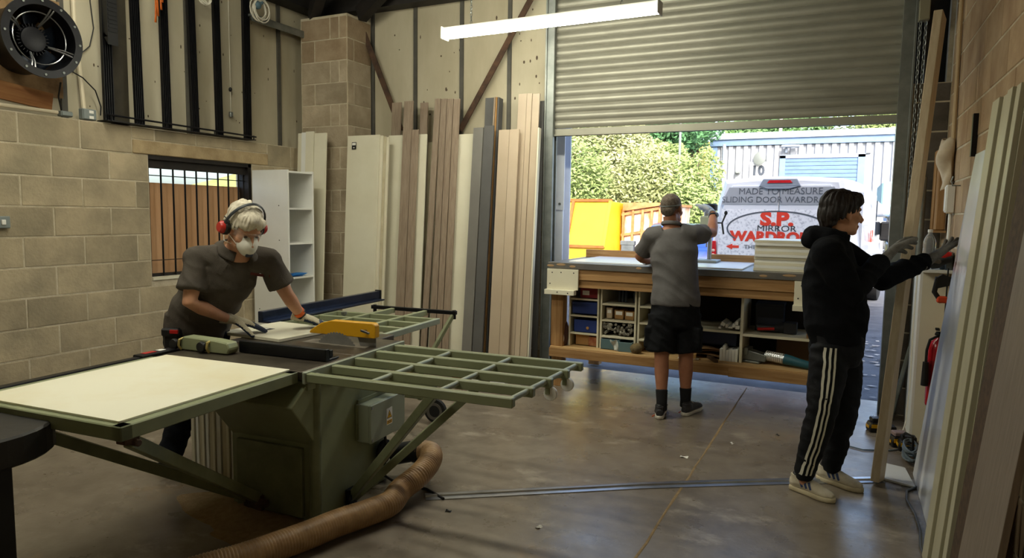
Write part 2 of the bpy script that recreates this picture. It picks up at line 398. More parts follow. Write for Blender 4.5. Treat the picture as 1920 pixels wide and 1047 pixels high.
# --- block pier in the corner
pier = thing('trim_1', None, None, (-5.06, 6.0, 0)); struct(pier); pier['label'] = 'concrete block corner pier between left wall and back wall'
k = MB(); k.bx((XL, 5.8215, 0), (-4.7515, YB, 3.62)); k.build('pier_core', m_mortar, pier, world=True)
PX = -4.75
z = 0; kk = 0
m_brick2 = M('concrete_block_new', '#a8957c', .95, 0, '#8a765e', 3.0, .08, .4, 45, .15)
while z < 3.59:
    h = .225; mt, ky = (m_blockp, 'q') if z < 3.1 else (m_brick2, 'n')
    parts = ((XL + .005, XL + .40), (XL + .40, XL + .52), (XL + .52, PX)) if kk % 2 else ((XL + .005, XL + .19), (XL + .19, PX))
    for p, q in parts:
        ob = link('concrete_block', block_mesh(q - p - .011, h - .011, .05, mt, ky), pier, True); ob.location = ((p + q) / 2, 5.8425, z + h / 2)
    for p, q in (((5.82, 6.22),) if kk % 2 else ((5.82, 5.93), (5.93, 6.22))):
        ob = link('concrete_block', block_mesh(q - p - .011, h - .011, .05, mt, ky), pier, True); ob.location = (PX - .0225, (p + q) / 2, z + h / 2); ob.rotation_euler = (0, 0, R(90))
    z += h; kk += 1

# --- right wall, rear wall, roof
b = MB(); b.bx((XR + .001, YR - .2, 0), (XR + .2, YB + .25, CEIL)); wr = struct(b.build('wall_right', m_mortar))
lay(wr, (XR, 0, 0), (0, 1, 0), (-1, 0, 0), 1.2, YB, .04, 3.865, m_blockr, 'r', .2)
b = MB(); b.bx((XL - .2, YR - .2, 0), (XR + .2, YR, CEIL)); struct(b.build('wall_rear', m_mortar))
b = MB(); b.bx((XL - .25, YR - .25, CEIL), (XR + .25, YB + .3, CEIL + .12)); b.bx((XL - .25, YB + .25, CEIL), (XR + .25, YB + .32, 6.6)); b.bx((XR + .25, YB + .1, 0), (XR + 12, YB + .32, 6.6))  # ceiling slab, plus unseen parapet and wing wall raised to shade yard and van
m_roof = M('roof_sheet_dark', '#3a3633', .8, 0, '#2c2826', 3)
cl = struct(b.build('ceiling_with_shade_walls', m_roof))
for y in (YB - .02 - .10,):
    k = MB(); k.bx((XL, y - .02, 3.72), (DX0 - .05, y + .14, 3.95)); k.build('eaves_beam', m_dark, cl)
k = MB(); k.bx((XL - .1, 1, 3.72), (XL + .1, YB, 3.9)); k.build('eaves_beam', m_dark, cl)
for i, y in enumerate((-2.2, -.6, 1.0, 2.6, 4.2, 5.6)):
    k = MB(); k.bx((XL, y - .04, 4.1), (XR, y + .04, 4.3)); k.build('purlin', m_dark, cl)
k = MB(); k.bar((XL + .1, 5.9, 3.66), (-4.3, 5.2, 4.2), .1, .16); k.bar((-4.75, 6.05, 3.66), (-3.6, 5.7, 4.2), .1, .16); k.build('rafter', m_dark, cl)
for y0, z0 in ((5.98, 3.9), (5.98, 4.05)):
    pass
# diagonal steel braces fixed to the back wall
for p, q in (((-4.80, 6.13, 3.55), (-4.33, 6.19, 2.45)), ((-2.79, 6.16, 3.66), (-3.60, 6.19, 2.42))):
    k = MB(); k.bar(p, q, .012, .06, up=(0, 0, 1)); k.bar(V(p) + V((0, .02, 0)), V(q) + V((0, .02, 0)), .04, .012, up=(0, 0, 1)); k.build('diagonal_brace', m_rust, wb)
# horizontal steel angle on the left wall beneath the eaves
k = MB(); k.bx((XL - .1, 5.1, 3.47), (XL + .05, 5.82, 3.49)); k.bx((XL + .04, 5.1, 3.42), (XL + .05, 5.82, 3.49)); k.build('steel_angle', m_galv, wl)

# --- roller shutter
sh = thing('roller_shutter', 'half-raised roller shutter of grey-cream steel slats over the wide doorway', 'shutter', ((DX0 + DX1) / 2, YB, SHZ))
prof = []
for i in range(9):
    a_ = i / 8; prof.append((.016 * math.sin(math.pi * min(1, a_ * 1.06)) ** .8 if a_ < .94 else 0, a_ * .0745))
def slat(L):
    k = MB(); poly = [(-p[0], p[1]) for p in prof] + [(p[0] * 0 + .006 - p[0] * .9, p[1]) for p in reversed(prof)]
    k.prism(poly, (-L / 2, 0, 0), (0, 1, 0), (0, 0, 1), (L, 0, 0)); return k
sm = slat(DX1 - DX0 + .03).mesh('slat', smooth=30); sm.materials.append(m_slat)
for i in range(19):
    o = link('slat', sm, sh); o.location = (0, .02, .075 + i * .0752)
k = MB(); k.bx((DX0 - .01, YB + .0, SHZ), (DX1 + .01, YB + .035, SHZ + .068)); k.bx((DX0 - .01, YB - .02, SHZ), (DX1 + .01, YB + .04, SHZ + .012)); k.build('bottom_rail', m_slat, sh, world=True, bevel=.002)
k = MB(); k.lathe([(.02, 0), (.17, .005), (.17, 2.93), (.02, 2.935)], (DX0 - .01, YB - .1, 3.83), (1, 0, 0), 28)
k.build('barrel', M('shutter_roll', '#5a5955', .6, .3), sh, world=True, smooth=True)
for i, (x0, x1) in enumerate(((DX0 - .075, DX0 + .012), (DX1 - .01, DX1 + .085))):
    k = MB(); k.bx((x0, YB - .05, 0), (x1, YB - .044, 3.75)); k.bx((x0, YB - .05, 0), (x0 + .005, YB + .06, 3.75)); k.bx((x1 - .005, YB - .05, 0), (x1, YB - .012, 3.75)); k.bx((x0, YB + .045, 0), (x1, YB + .06, 3.75))
    k.bx(((x0 if i == 0 else x1 - .015), YB - .065, 0), ((x0 + .015 if i == 0 else x1), YB - .044, 3.75))
    k.build('guide_channel', m_galv, sh, world=True, bevel=.0015)
# painted steel stanchion outside the left of the doorway
st = thing('steel_stanchion', 'pale blue-white painted steel post outside the left edge of doorway', 'post', (-2.63, 6.55, 0))
k = MB(); k.bx((-2.72, 6.48, -.02), (-2.565, 6.5, 3.6)); k.bx((-2.72, 6.66, -.02), (-2.565, 6.68, 3.6)); k.bx((-2.65, 6.5, -.02), (-2.635, 6.66, 3.6))
m_blw = M('painted_steel_pale', '#dfe4ee', .5, 0, '#d3d9e6', 3)
k.build('post_body', m_blw, st, world=True)
k = MB(); k.bx((-2.73, 6.468, 1.62), (-2.553, 6.482, 2.6)); k.build('splice_plate', m_blw, st, world=True)
for x in (-2.70, -2.595):
    for z in (1.68, 2.5):
        k = MB(); k.cyl((x, 6.47, z), (x, 6.455, z), .013, 6); k.build('bolt', m_galv, st, world=True)

# --- fluorescent battens
def batten(loc, L, ang, label, chains=((-.65, 0), (.62, 0))):
    t = thing('fluorescent_batten', label, 'light', loc, ang, 'fluorescent battens')
    k = MB(); k.prism([(-.034, .036), (-.034, .03), (.034, .03), (.034, .036), (.028, .055), (-.028, .055)], (-L / 2, 0, 0), (0, 1, 0), (0, 0, 1), (L, 0, 0)); k.build('spine', m_whitep, t, bevel=.002)
    k = MB(); k.prism([(.052 * math.cos(q), .004 + .04 * math.sin(q)) for q in [R(140) + R(260) * i / 14 for i in range(15)]], (-L / 2 + .015, 0, 0), (0, 1, 0), (0, 0, 1), (L - .03, 0, 0))
    k.build('diffuser', M('tube_light', '#fdfae4', .4, emit=LAMP), t, smooth=True)
    for s_ in (-1, 1):
        k = MB(); k.box((s_ * (L / 2 - .006), 0, .008), (.012, .118, .098)); k.build('end_cap', m_whitep, t, bevel=.004)
    for x, dx in chains:
        k = MB(); n = int((CEIL - .02 - loc[2] - .055) / .03)
        for i in range(n):
            z = .06 + i * .03; a_ = R(90) if i % 2 else 0
            k.tube([(x + dx * i + math.cos(a_) * .008 * math.cos(q), math.sin(a_) * .008 * math.cos(q), z + .015 + .019 * math.sin(q)) for q in [2 * math.pi * j / 8 for j in range(8)]], .0028, 5, closed=True)
        k.build('chain', m_galv, t)
    return t
batten((-2.17, 5.0, 3.045), 1.82, R(-1), 'lit fluorescent batten hanging on chains in front of the roller shutter')
batten((-2.9, 1.7, 3.3), 1.82, R(-1), 'added unseen fluorescent batten hanging above the saw extension table')  # out-of-view batten added to give the interior enough light
batten((-3.9, 3.0, 3.9), 1.82, R(-1), 'added unseen fluorescent batten fixed high above the saw worker')  # unseen extra batten, added to brighten the left wall and saw

# ================================================================== left wall fittings
# --- extractor fan
fx = XL + .0
fan = thing('extractor_fan', 'large round black industrial extractor fan high on left wall', 'fan', (fx, 3.035, 2.765))
FC = V((0, 0, 0)); ax = V((1, 0, 0)); FR = .232
k = MB(); k.lathe([(FR + .045, -.12), (FR + .045, -.105), (FR, -.105), (FR, .19), (FR + .045, .19), (FR + .045, .203), (FR - .008, .203), (FR - .008, -.12)], FC, ax, 48, closed=True); k.build('drum', m_black, fan, smooth=35)
k = MB(); k.lathe([(.0, .09), (.06, .09), (.085, .085), (.095, .06), (.095, -.05), (0, -.05)], FC, ax, 32)
for i in range(28):
    a_ = 2 * math.pi * i / 28; k.box((.02, math.cos(a_) * .1, math.sin(a_) * .1), (.11, .02, .004), Matrix.Rotation(a_, 3, 'X'))
k.build('motor', m_black, fan, smooth=35)
for i in range(6):
    a_ = 2 * math.pi * i / 6 + .3; Rm = Matrix.Rotation(a_, 3, 'X')
    k = MB(); k.grid(lambda u, v: Rm @ V((-.03 + (v - .5) * .09 * (1 - .3 * u) + .012 * math.sin(math.pi * v), .09 + u * .128, (v - .5) * (.09 + .08 * u))), 5, 5)
    o = k.build('blade', M('fan_blade_navy', '#232a36', .4, .3), fan, smooth=True); mod = o.modifiers.new('thick', 'SOLIDIFY'); mod.thickness = .004
for rr_, xx in ((.18, .16),):
    k = MB(); k.tube([(xx, rr_ * math.cos(q), rr_ * math.sin(q)) for q in [2 * math.pi * j / 40 for j in range(40)]], .0045, 6, closed=True); k.build('guard_ring', m_steel, fan, smooth=True)
for a0 in (R(70), R(155), R(252), R(338)):
    k = MB()
    for d_ in (-.05, .05):
        a_ = a0 + d_; k.tube([(.19, .226 * math.cos(a_), .226 * math.sin(a_)), (.165, .175 * math.cos(a_), .175 * math.sin(a_)), (.09, .10 * math.cos(a0 + d_ * .6), .10 * math.sin(a0 + d_ * .6))], .006, 6)
    k.build('mounting_arm', m_steel, fan, smooth=True)
for i in range(12):
    a_ = 2 * math.pi * i / 12; k = MB(); k.cyl((.2, (FR + .022) * math.cos(a_), (FR + .022) * math.sin(a_)), (.21, (FR + .022) * math.cos(a_), (FR + .022) * math.sin(a_)), .009, 6); k.build('bolt', m_galv, fan)
k = MB(); k.bx((-.11, -.36, -.36), (-.095, .30, .36)); k.build('backing_board', M('stained_ply', '#a2835c', .8, 0, '#6d5336', 4), fan)

def tubething(name, pts, r, mat, label, cat, group=None, seg=8):
    k = MB(); k.tube(pts, r, seg); o = k.build(name, mat, smooth=True); return tag(o, label, cat, group)
k = MB(); k.box((0, 0, 0), (.012, .55, .13)); o = k.build('plywood_offcut', M('rough_ply', '#a9784a', .8, 0, '#8a5a32', 5, stretch=(1, .4, 5)), bevel=.002); o.location = (XL - .1, 2.98, 2.395); o.rotation_euler = (R(-6), R(3), 0); tag(o, 'splintered plywood offcut on the ledge beneath the black fan', 'board')
tubething('conduit', [(XL - .02, 1.6, 2.285), (XL - .02, 3.24, 2.285)], .014, m_pipe, 'horizontal cream conduit along the block ledge below the fan', 'pipe')
tubething('conduit', [(XL - .085, 3.43, 3.7), (XL - .085, 3.435, 3.0), (XL - .05, 3.462, 2.33)], .0165, m_pipe, 'vertical cream conduit running up beside the extractor fan', 'pipe')
def jbox(y, z, w_, h_, label, lab=True, x=XL - .03):
    t = thing('junction_box', label, 'box', (x, y, z)); k = MB(); k.box((0, 0, 0), (.055, w_, h_)); k.build('box_body', m_grime, t, bevel=.006)
    k = MB(); k.box((.03, 0, 0), (.008, w_ - .01, h_ - .01)); cv = k.build('cover', m_grime, t, bevel=.003)
    if lab:
        for dz in (.02, -.022):
            k = MB(); k.box((.0345, .01, dz), (.002, .035, .022)); k.build('sticker', m_paper, cv)
    return t
jbox(3.475, 2.30, .11, .085, 'grey junction box with two white stickers at foot of vertical conduit')
jbox(3.295, 2.28, .09, .04, 'small flat grey junction box at end of horizontal conduit', False, XL - .02)
sw = thing('light_switch', 'grey metal-clad light switch on block wall at left picture edge', 'switch', (XL + .02, 2.80, 1.46))
k = MB(); k.box((0, 0, 0), (.04, .085, .085)); k.build('box_body', m_grime, sw, bevel=.005)
k = MB(); k.box((.024, -.005, .0), (.012, .028, .036)); k.build('rocker', m_whitep, sw, bevel=.003)
tubething('conduit', [(XL + .02, 2.765, 1.5), (XL + .02, 2.765, 2.2)], .012, m_pipe, 'short cream conduit rising from the light switch at left edge', 'pipe')
tubething('cable', [(XL + .1, 3.20, 2.49), (XL + .0, 3.24, 2.4), (XL - .02, 3.27, 2.3)], .006, m_cable, 'short black cable from fan underside to flat junction box', 'cable')
tubething('cable', [(XL + .03, 3.33, 2.60), (XL - .03, 3.45, 2.58), (XL - .05, 3.56, 2.5), (XL - .05, 3.60, 2.38), (XL - .03, 3.58, 2.31)], .005, m_cable, 'thin black cable looping from fan past vertical conduit', 'cable')
tubething('cable', [(XL - .1, 3.60, 3.6), (XL - .1, 3.58, 3.2), (XL - .1, 3.60, 3.0), (XL - .1, 3.56, 2.85), (XL - .1, 3.44, 2.73), (XL - .1, 3.42, 2.62)], .004, m_cable, 'thin black cable hanging down behind the vertical conduit', 'cable')

# --- black sliding-track profiles standing on a rail
rail = thing('storage_rail', 'low black steel rail along ledge holding the upright black tracks', 'rail', (XL + .02, 4.32, 2.262))
k = MB(); k.bx((XL - .06, 3.57, 2.262), (XL + .07, 5.10, 2.27)); k.build('tray', m_black, rail, world=True)
k = MB(); k.tube([(XL + .07, 3.57, 2.31), (XL + .07, 5.10, 2.295)], .008, 8)
for y in (3.6, 4.1, 4.6, 5.07): k.cyl((XL + .07, y, 2.265), (XL + .07, y, 2.305), .006, 8)
k.build('front_bar', m_black, rail, world=True, smooth=True)
def track(y0, y1, w_, label, ztop=3.69, nr=4):
    t = thing('sliding_track', label, 'track', (XL + .02, y0, 2.272), 0, 'black tracks stored on the left wall')
    m = V((-.06, y1 - y0, ztop - 2.272)); d = m.normalized(); sd_ = V((0, 1, 0)); nn = V((1, 0, 0))
    k = MB(); k.bar((0, 0, 0), m, w_, .012, up=nn)
    k.build('web', m_black, t)
    for i in range(nr + 1):
        off = sd_ * (w_ * (i / nr - .5) * .96); k = MB(); k.bar(off + nn * .012, off + m + nn * .012, .006, .03, up=nn); k.build('ridge', m_black, t)
    return t
track(3.61, 3.65, .075, 'black grooved track, nearest the vertical conduit')
track(3.875, 3.90, .07, 'black grooved track, second from the conduit')
track(4.135, 4.17, .07, 'black grooved track, third from conduit, beside orange ribbon')
track(4.42, 4.45, .07, 'black grooved track, fourth from the conduit')
track(4.69, 4.73, .065, 'black grooved track, fifth from the conduit')
track(5.03, 5.09, .075, 'black grooved track, last one nearest the corner pier')
t = thing('cable_tray', 'ribbed black plastic trunking hanging against the first black track', 'trunking', (XL + .03, 3.6, 2.9))
k = MB(); k.bx((XL + .0, 3.6, 2.92), (XL + .07, 3.685, 3.69)); k.prism([(0, 2.95), (.07, 2.86), (.07, 2.92), (0, 2.97)], (XL, 3.6, 0), (1, 0, 0), (0, 0, 1), (0, .085, 0)); k.build('trunk_body', m_blackp, t, world=True)
for i in range(22):
    k = MB(); z = 2.96 + i * .032; k.bx((XL + .07, 3.607, z), (XL + .075, 3.68, z + .018)); k.build('rib', m_blackp, t, world=True)
# dark brown timber batten behind the tracks
k = MB(); k.bx((XL - .11, 3.72, 2.262), (XL - .06, 3.85, 3.69)); tag(k.build('timber_batten', M('dark_olive_board', '#3b3528', .7, 0, '#2c271d', 6)), 'dark brown upright board behind the first two black tracks', 'board')
# orange ribbon and coils hanging from above
k = MB()
for j in range(5):
    y0 = 4.04 + j * .012
    k.grid(lambda u, v, j=j, y0=y0: V((XL + .07 + .012 * math.sin(9 * v + j) + j * .006, y0 + (u - .5) * .02 + .02 * math.sin(5 * v + j * 1.3), 3.75 - v * (.62 - .06 * j))), 1, 16)
o = k.build('ribbon', M('orange_ribbon', '#cf6a1e', .55, 0, '#b4560f', 9), smooth=True); o.modifiers.new('t', 'SOLIDIFY').thickness = .0015; tag(o, 'orange plastic strapping ribbon hanging between the black tracks', 'ribbon')
def coil(ce, r, n, label, mat, seed):
    rg = random.Random(seed); k = MB(); pts = []
    for i in range(n * 16):
        a_ = 2 * math.pi * i / 16; q = 1 + .18 * math.sin(a_ * .37 + seed)
        pts.append((ce[0] + .02 * math.sin(a_ * .21), ce[1] + r * q * math.cos(a_) + .02 * math.sin(a_ * .13), ce[2] + r * q * 1.1 * math.sin(a_) - .0))
    k.tube(pts, .006, 6); return tag(k.build('cable_coil', mat, smooth=True), label, 'cable')
coil((XL + .1, 4.50, 3.46), .045, 4, 'small pale cable coil hanging at top beside fourth black track', m_cablew, 1)
coil((XL + .12, 5.13, 3.52), .09, 6, 'loose white cable coil hanging at top above the last black track', m_cablew, 4)
k = MB(); k.ell((XL + .12, 5.1, 3.56), (.035, .045, .04), seg=12, rings=8); k.cyl((XL + .12, 5.1, 3.56), (XL + .12, 5.16, 3.6), .02, 10); tag(k.build('plug_connector', M('blue_grey_plug', '#56707c', .5), smooth=True), 'blue-grey plug hanging inside the loose white coil', 'plug')
t = thing('pendant_cord', 'thin cord with small black weight hanging beside last black track', 'cord', (XL - .08, 4.93, 2.6))
k = MB(); k.cyl((XL - .08, 4.93, 2.76), (XL - .08, 4.93, 3.7), .003, 6); k.cyl((XL - .08, 4.93, 2.5), (XL - .08, 4.93, 2.72), .003, 6); k.build('string', m_cablew, t, world=True)
k = MB(); k.ell((XL - .08, 4.93, 2.74), (.016, .016, .022)); k.build('toggle', m_blackp, t, world=True, smooth=True)
k = MB(); k.box((XL - .08, 4.93, 2.5), (.03, .035, .05)); k.build('weight', m_galv, t, world=True, bevel=.005)

# --- white carcass with open shelves
CX0, CX1, CY0, CY1, CZ = -5.34, -4.871, 5.069, 5.43, 1.968
ca = thing('wardrobe_carcass', 'tall white open-shelved wardrobe carcass beside the barred window', 'cabinet', (-5.1, 5.25, 0))
th = .018
def cb(name, a_, b_, mat=m_white, par=ca, bev=.0015): k = MB(); k.bx(a_, b_); return k.build(name, mat, par, world=True, bevel=bev)
sp = cb('side_panel', (CX0, CY0, 0), (CX1, CY0 + th, CZ))
cb('side_panel', (CX0, CY1 - th, 0), (CX1, CY1, CZ)); cb('back_panel', (CX0, CY0 + th, 0), (CX0 + .008, CY1 - th, CZ))
cb('top_panel', (CX0, CY0 + th, CZ - th - .01), (CX1, CY1 - th, CZ - .01))
for z in (1.60, 1.255, .915, .57, .23): cb('shelf', (CX0 + .01, CY0 + th, z - th), (CX1 - .004, CY1 - th, z))
for x in (-5.27, -4.99):
    for z in (1.62, 1.28, .94, .58):
        k = MB(); k.cyl((x, CY0 + .001, z), (x, CY0 - .0015, z), .006, 8); k.build('drill_hole', m_blackp, sp, world=True)
k = MB()
for i in range(4): k.box((-4.97 + i * .008, 5.20 + i * .02, .917 + .005 + i * .006), (.12, .19, .005), R(8 * i - 10))
tag(k.build('blue_cloth', M('blue_cloth', '#2a7fd0', .6)), 'folded blue cloth lying on a shelf of the white carcass', 'cloth')

# --- boards leaning in the corner by the pier
def board(x0, x1, zt, yb_, yt, mat, label, th=.018, sk=0.0, cat='board', group=None, core=None, z0=.002):
    """upright sheet: front face from (x0..x1) base y=yb_ to top y=yt, leaning back; sk = sideways shift of the foot"""
    t = MB(); d = V((0, yt - yb_, zt - z0)); n = V((0, d.z, -d.y)).normalized()
    a = V((x0 + sk, yb_, z0)); b_ = V((x1 + sk, yb_, z0)); e = V((x1, yt, zt)); f = V((x0, yt, zt))
    vs = [a, b_, e, f]; vs += [p + n * th for p in vs]
    t.add(vs, [(0, 1, 2, 3), (7, 6, 5, 4), (0, 4, 5, 1), (1, 5, 6, 2), (2, 6, 7, 3), (3, 7, 4, 0)])
    o = t.build('leaning_board', mat, bevel=.0012)
    return tag(o, label, cat, group)
G = 'boards leaning against the back wall'
# four narrow white profiles in front of the pier
for i, (a_, b_, zt, dy, mt) in enumerate(((-5.30, -5.245, 2.395, 0, m_cream), (-5.24, -5.17, 2.40, -.012, m_white), (-5.165, -5.06, 2.405, -.03, m_cream), (-5.055, -4.90, 2.385, -.02, m_cream))):
    board(a_, b_, zt, 5.56 + dy, 5.68 + dy, mt, ['narrow pale strip, leftmost of four profiles before the block pier', 'bright white strip, second of four profiles before the block pier', 'cream strip, third of four profiles before the block pier', 'wide cream strip, rightmost of four profiles before the block pier'][i], .02, sk=-.0, group='white profiles in the corner')
# stack with the sticker
t = board(-4.733, -4.325, 2.36, 5.66, 5.80, m_cream, 'wide cream panel with small black sticker leaning right of block pier', group=G)
for i in range(3): board(-4.70 + i * .018, -4.30 + i * .022, 2.352 - .006 * i, 5.681 + i * .021, 5.821 + i * .021, m_creamd if i == 1 else m_cream, ['cream panel directly behind the stickered panel', 'second cream panel behind the stickered panel', 'hindmost cream panel behind the stickered panel'][i], group=G)
k = MB(); k.box((0, 0, 0), (.055, .0012, .075)); st_ = k.build('sticker', m_blackp, t, world=True); st_.location = (-4.64, 5.785, 2.255); st_.rotation_euler = (R(-3.4), 0, 0); st_['label'] = 'black and white product sticker'
k = MB(); k.box((0, -.001, .018), (.045, .001, .026)); k.box((0, -.001, -.02), (.02, .001, .01)); k.build('print', m_paper, st_)
board(-4.355, -3.884, 2.372, 5.85, 6.0, m_cream, 'cream panel behind the paired oak strips, next to stickered panel', group=G)
board(-4.413, -4.297, 2.735, 5.98, 6.14, m_oak, 'oak-effect strip peeping above cream panel, leftmost oak one', group=G)
board(-4.15, -4.041, 2.712, 5.81, 5.985, m_oak, 'tall oak-effect strip before the second cream panel', sk=-.02, group=G)
board(-4.035, -3.957, 2.415, 5.80, 5.955, m_oak, 'shorter oak-effect strip beside the tall oak one', sk=-.01, group=G)
board(-4.055, -3.963, 2.715, 6.0, 6.14, m_oak, 'oak-effect strip standing behind the shorter oak strip', group=G)
board(-3.79, -3.375, 2.362, 5.87, 6.06, m_cream, 'cream panel behind the row of four oak strips', group=G)
for i, (a_, b_, s_) in enumerate(((-3.80, -3.735, -.05), (-3.73, -3.662, -.015), (-3.657, -3.592, -.01), (-3.585, -3.515, -.005))):
    board(a_, b_, 2.722 - .004 * i, 5.82, 6.02 + .004 * i, m_oak, ['leftmost of the four oak-effect strips in a row', 'second of the four oak-effect strips in a row', 'third of the four oak-effect strips in a row', 'rightmost of the four oak-effect strips in a row'][i], sk=s_, group=G)
board(-3.33, -3.222, 2.41, 5.80, 5.985, m_grey, 'short grey strip, left one of the grey pair', sk=-.02, group=G)
board(-3.215, -3.107, 2.425, 5.80, 5.99, m_greyd, 'short dark grey strip, right one of the grey pair', sk=-.015, group=G)
board(-3.29, -3.175, 2.72, 6.02, 6.15, m_greyd, 'tall grey strip rising behind the grey pair', group=G)
for i in range(3): board(-3.168 + i * .021, -3.152 + i * .021, 2.715 - i * .002, 5.9 + i * .01, 6.10, (m_oak, m_card, m_greyd)[i], ['thin oak edge strip right of the tall grey one', 'thin light wooden strip between oak edge and dark edge', 'thin dark strip just left of the beige panels'][i], .09, sk=-.015, group=G)
board(-3.05, -2.937, 2.378, 5.80, 5.985, m_beige, 'beige panel, leftmost of the beige boards', group=G)
board(-2.934, -2.835, 2.378, 5.80, 5.985, m_beige, 'beige panel, second of the beige boards', group=G)
board(-2.888, -2.80, 2.722, 5.86, 6.075, m_beige, 'tall beige panel, left of the two tallest beige boards', sk=-.0, group=G)
board(-2.797, -2.745, 2.722, 5.86, 6.075, m_beige, 'narrow tall beige strip between the tallest beige boards', group=G)
board(-2.741, -2.668, 2.716, 5.865, 6.08, m_beige, 'tall beige panel, rightmost of the beige boards', group=G)
board(-2.66, -2.645, 2.39, 5.86, 6.03, m_cream, 'thin cream edge strip beside the rightmost beige board', .05, group=G)
board(-2.715, -2.66, 2.66, 6.10, 6.165, m_greyd, 'dark grey strip in shadow behind beige boards by the shutter guide', group=G)
board(-3.93, -3.86, 2.3, 5.93, 6.1, m_creamd, 'thin cream board in the gap between oak groups', .018, group=G)
# cardboard tube and offcuts on the floor below the boards
k = MB(); k.lathe([(.035, 0), (.035, .9), (.028, .9), (.028, 0)], (-3.93, 5.60, .225), (1, -.06, .01), 24, closed=True); tag(k.build('cardboard_tube', M('tube_white', '#d9d2bf', .6), smooth=35), 'white tube lying across low trestle blocks behind the saw grid', 'tube')
for i, x in enumerate((-3.8, -3.2)):
    k = MB(); k.bx((x - .06, 5.48, 0), (x + .06, 5.66, .186)); k.bx((x - .06, 5.47, .186), (x - .045, 5.67, .2)); o = k.build('timber_block', m_timber, bevel=.003); tag(o, ['timber block under the left end of white tube', 'timber block under the right end of white tube'][i], 'block')
k = MB(); k.bx((-3.1, 5.42, 0), (-2.62, 5.52, .02)); k.bx((-3.1, 5.44, .02), (-2.7, 5.54, .038)); tag(k.build('board_offcut', m_white, bevel=.0015), 'white board offcuts on floor beneath the beige panels', 'board')

# ================================================================== panel saw
saw = thing('panel_saw', 'green panel saw with cast table, open steel support frames and yellow guard', 'saw', (-2.31, 2.56, 0), R(4))
def sp_(name, mb, mat, bevel=.003, smooth=False, par=saw): return mb.build(name, mat, par, bevel=bevel, smooth=smooth)
T = .80
# cabinet: profile with bulging front, extruded along local x
prof = [(.02, 0), (.02, .40), (-.17, .64), (-.03, .745), (.66, .745), (.66, 0)]
k = MB(); k.prism(prof, (-.55, 0, 0), (0, 1, 0), (0, 0, 1), (.55, 0, 0)); cab = sp_('cabinet', k, m_green, .004)
k = MB(); k.cyl((-.012, .02, .005), (-.012, .02, .742), .03, 16); sp_('corner_column', k, m_greend, 0, True, cab)
k = MB(); k.bx((-.5, -.004, .02), (-.08, .021, .38)); sp_('access_panel', k, m_greend, .003, False, cab)
for z in (.72,): k = MB(); k.bx((-.9, -.06, .70), (.01, .85, .745)); sp_('table_ribs', k, m_greend)
# tables
k = MB(); k.bx((-.92, -.085, T - .045), (0, .345, T)); sp_('table', k, m_iron, .004)
k = MB(); k.bx((-.92, .352, T - .045), (0, .818, T)); k2 = sp_('table', k, m_iron, .004)
k = MB(); k.bx((-.50, .53, T), (-.06, .64, T + .0015)); sp_('table_insert', k, M('insert_grey', '#8b8377', .45, .4, '#766e62', 7), .0005)
k = MB(); k.bx((-.93, .822, T - .05), (-.15, .99, T - .002)); sp_('sliding_carriage', k, m_iron, .004)
k = MB(); k.bx((-.0, -.09, T - .06), (.016, .84, T - .002)); sp_('edge_rail', k, m_greenl, .003)
# extension table toward the viewer: frame, cross members and hinge bracket
for a_, b_ in (((-.93, -1.04, T - .055), (-.88, -.09, T)), ((-.07, -1.04, T - .055), (-.02, -.09, T)), ((-.93, -1.04, T - .055), (-.02, -.99, T)), ((-.93, -.14, T - .055), (-.02, -.09, T))):
    k = MB(); k.bx(a_, b_); sp_('frame_tube', k, m_green, .004)
for y in (-.7, -.4): k = MB(); k.bx((-.9, y - .02, T - .05), (-.05, y + .02, T - .012)); sp_('frame_tube', k, m_green, .003)
k = MB(); k.bx((-.985, -2.2, T - .04), (-.94, .30, T + .004)); sp_('fence_rail', k, m_black, .004)
k = MB(); k.bx((-1.0, -.19, T - .05), (-.93, .03, T + .012)); cp = sp_('control_panel', k, m_black, .004)
k = MB(); k.bx((-.99, -.15, T + .0125), (-.955, -.08, T + .0145)); sp_('red_label', k, m_red, .0005, False, cp)
k = MB(); k.bx((-.99, -.06, T + .0125), (-.955, -.02, T + .0145)); sp_('label', k, m_paper, .0005, False, cp)
# struts of the extension table
k = MB(); k.bar((-.055, -.98, T - .07), (-.36, .02, .06), .035, .05); st1 = sp_('strut', k, m_greend, .003)
k = MB(); k.bar((-.88, -1.0, T - .07), (-.42, .03, .05), .035, .05); sp_('strut', k, m_greend, .003)
k = MB(); k.box((-.055, -.985, T - .062), (.05, .06, .03)); k.cyl((-.1, -.975, T - .075), (-.01, -.975, T - .075), .014, 12); sp_('strut_bracket', k, m_rust, .003)
k = MB(); k.box((-.38, -.0, .06), (.12, .05, .08)); k.cyl((-.34, -.03, .07), (-.28, -.03, .07), .022, 12); sp_('strut_bracket', k, m_rust, .003)
# outfeed grid
barsY = (-.062, .135, .335, .54, .735); ends = (1.085, 1.105, 1.125, 1.145, 1.16)
for y, e in zip(barsY, ends):
    k = MB(); k.bx((.016, y - .0185, T - .052), (e, y + .0185, T - .008)); sp_('grid_bar', k, m_green, .004)
for x, dx in ((.36, .02), (.72, .03), (1.06, .065)):
    for i in range(4):
        xa = x + dx * (i) / 4; k = MB(); k.cyl((xa, barsY[i] + .017, T - .024), (xa + dx / 4, barsY[i + 1] - .017, T - .024), .013, 12); sp_('grid_rod', k, m_greenl, 0, True)
for i in (2, 3):
    x, y = ends[i] - .02, barsY[i]
    k = MB(); k.bx((x - .012, y - .016, T - .085), (x + .012, y + .016, T - .05)); w_ = sp_('castor', k, m_green, .002)
    k = MB(); k.lathe([(0, -.012), (.03, -.012), (.034, -.007), (.034, .007), (.03, .012), (0, .012)], (x + .012, y, T - .082), (.0, 1, 0), 24); sp_('wheel', k, m_whitep, 0, 40, w_)
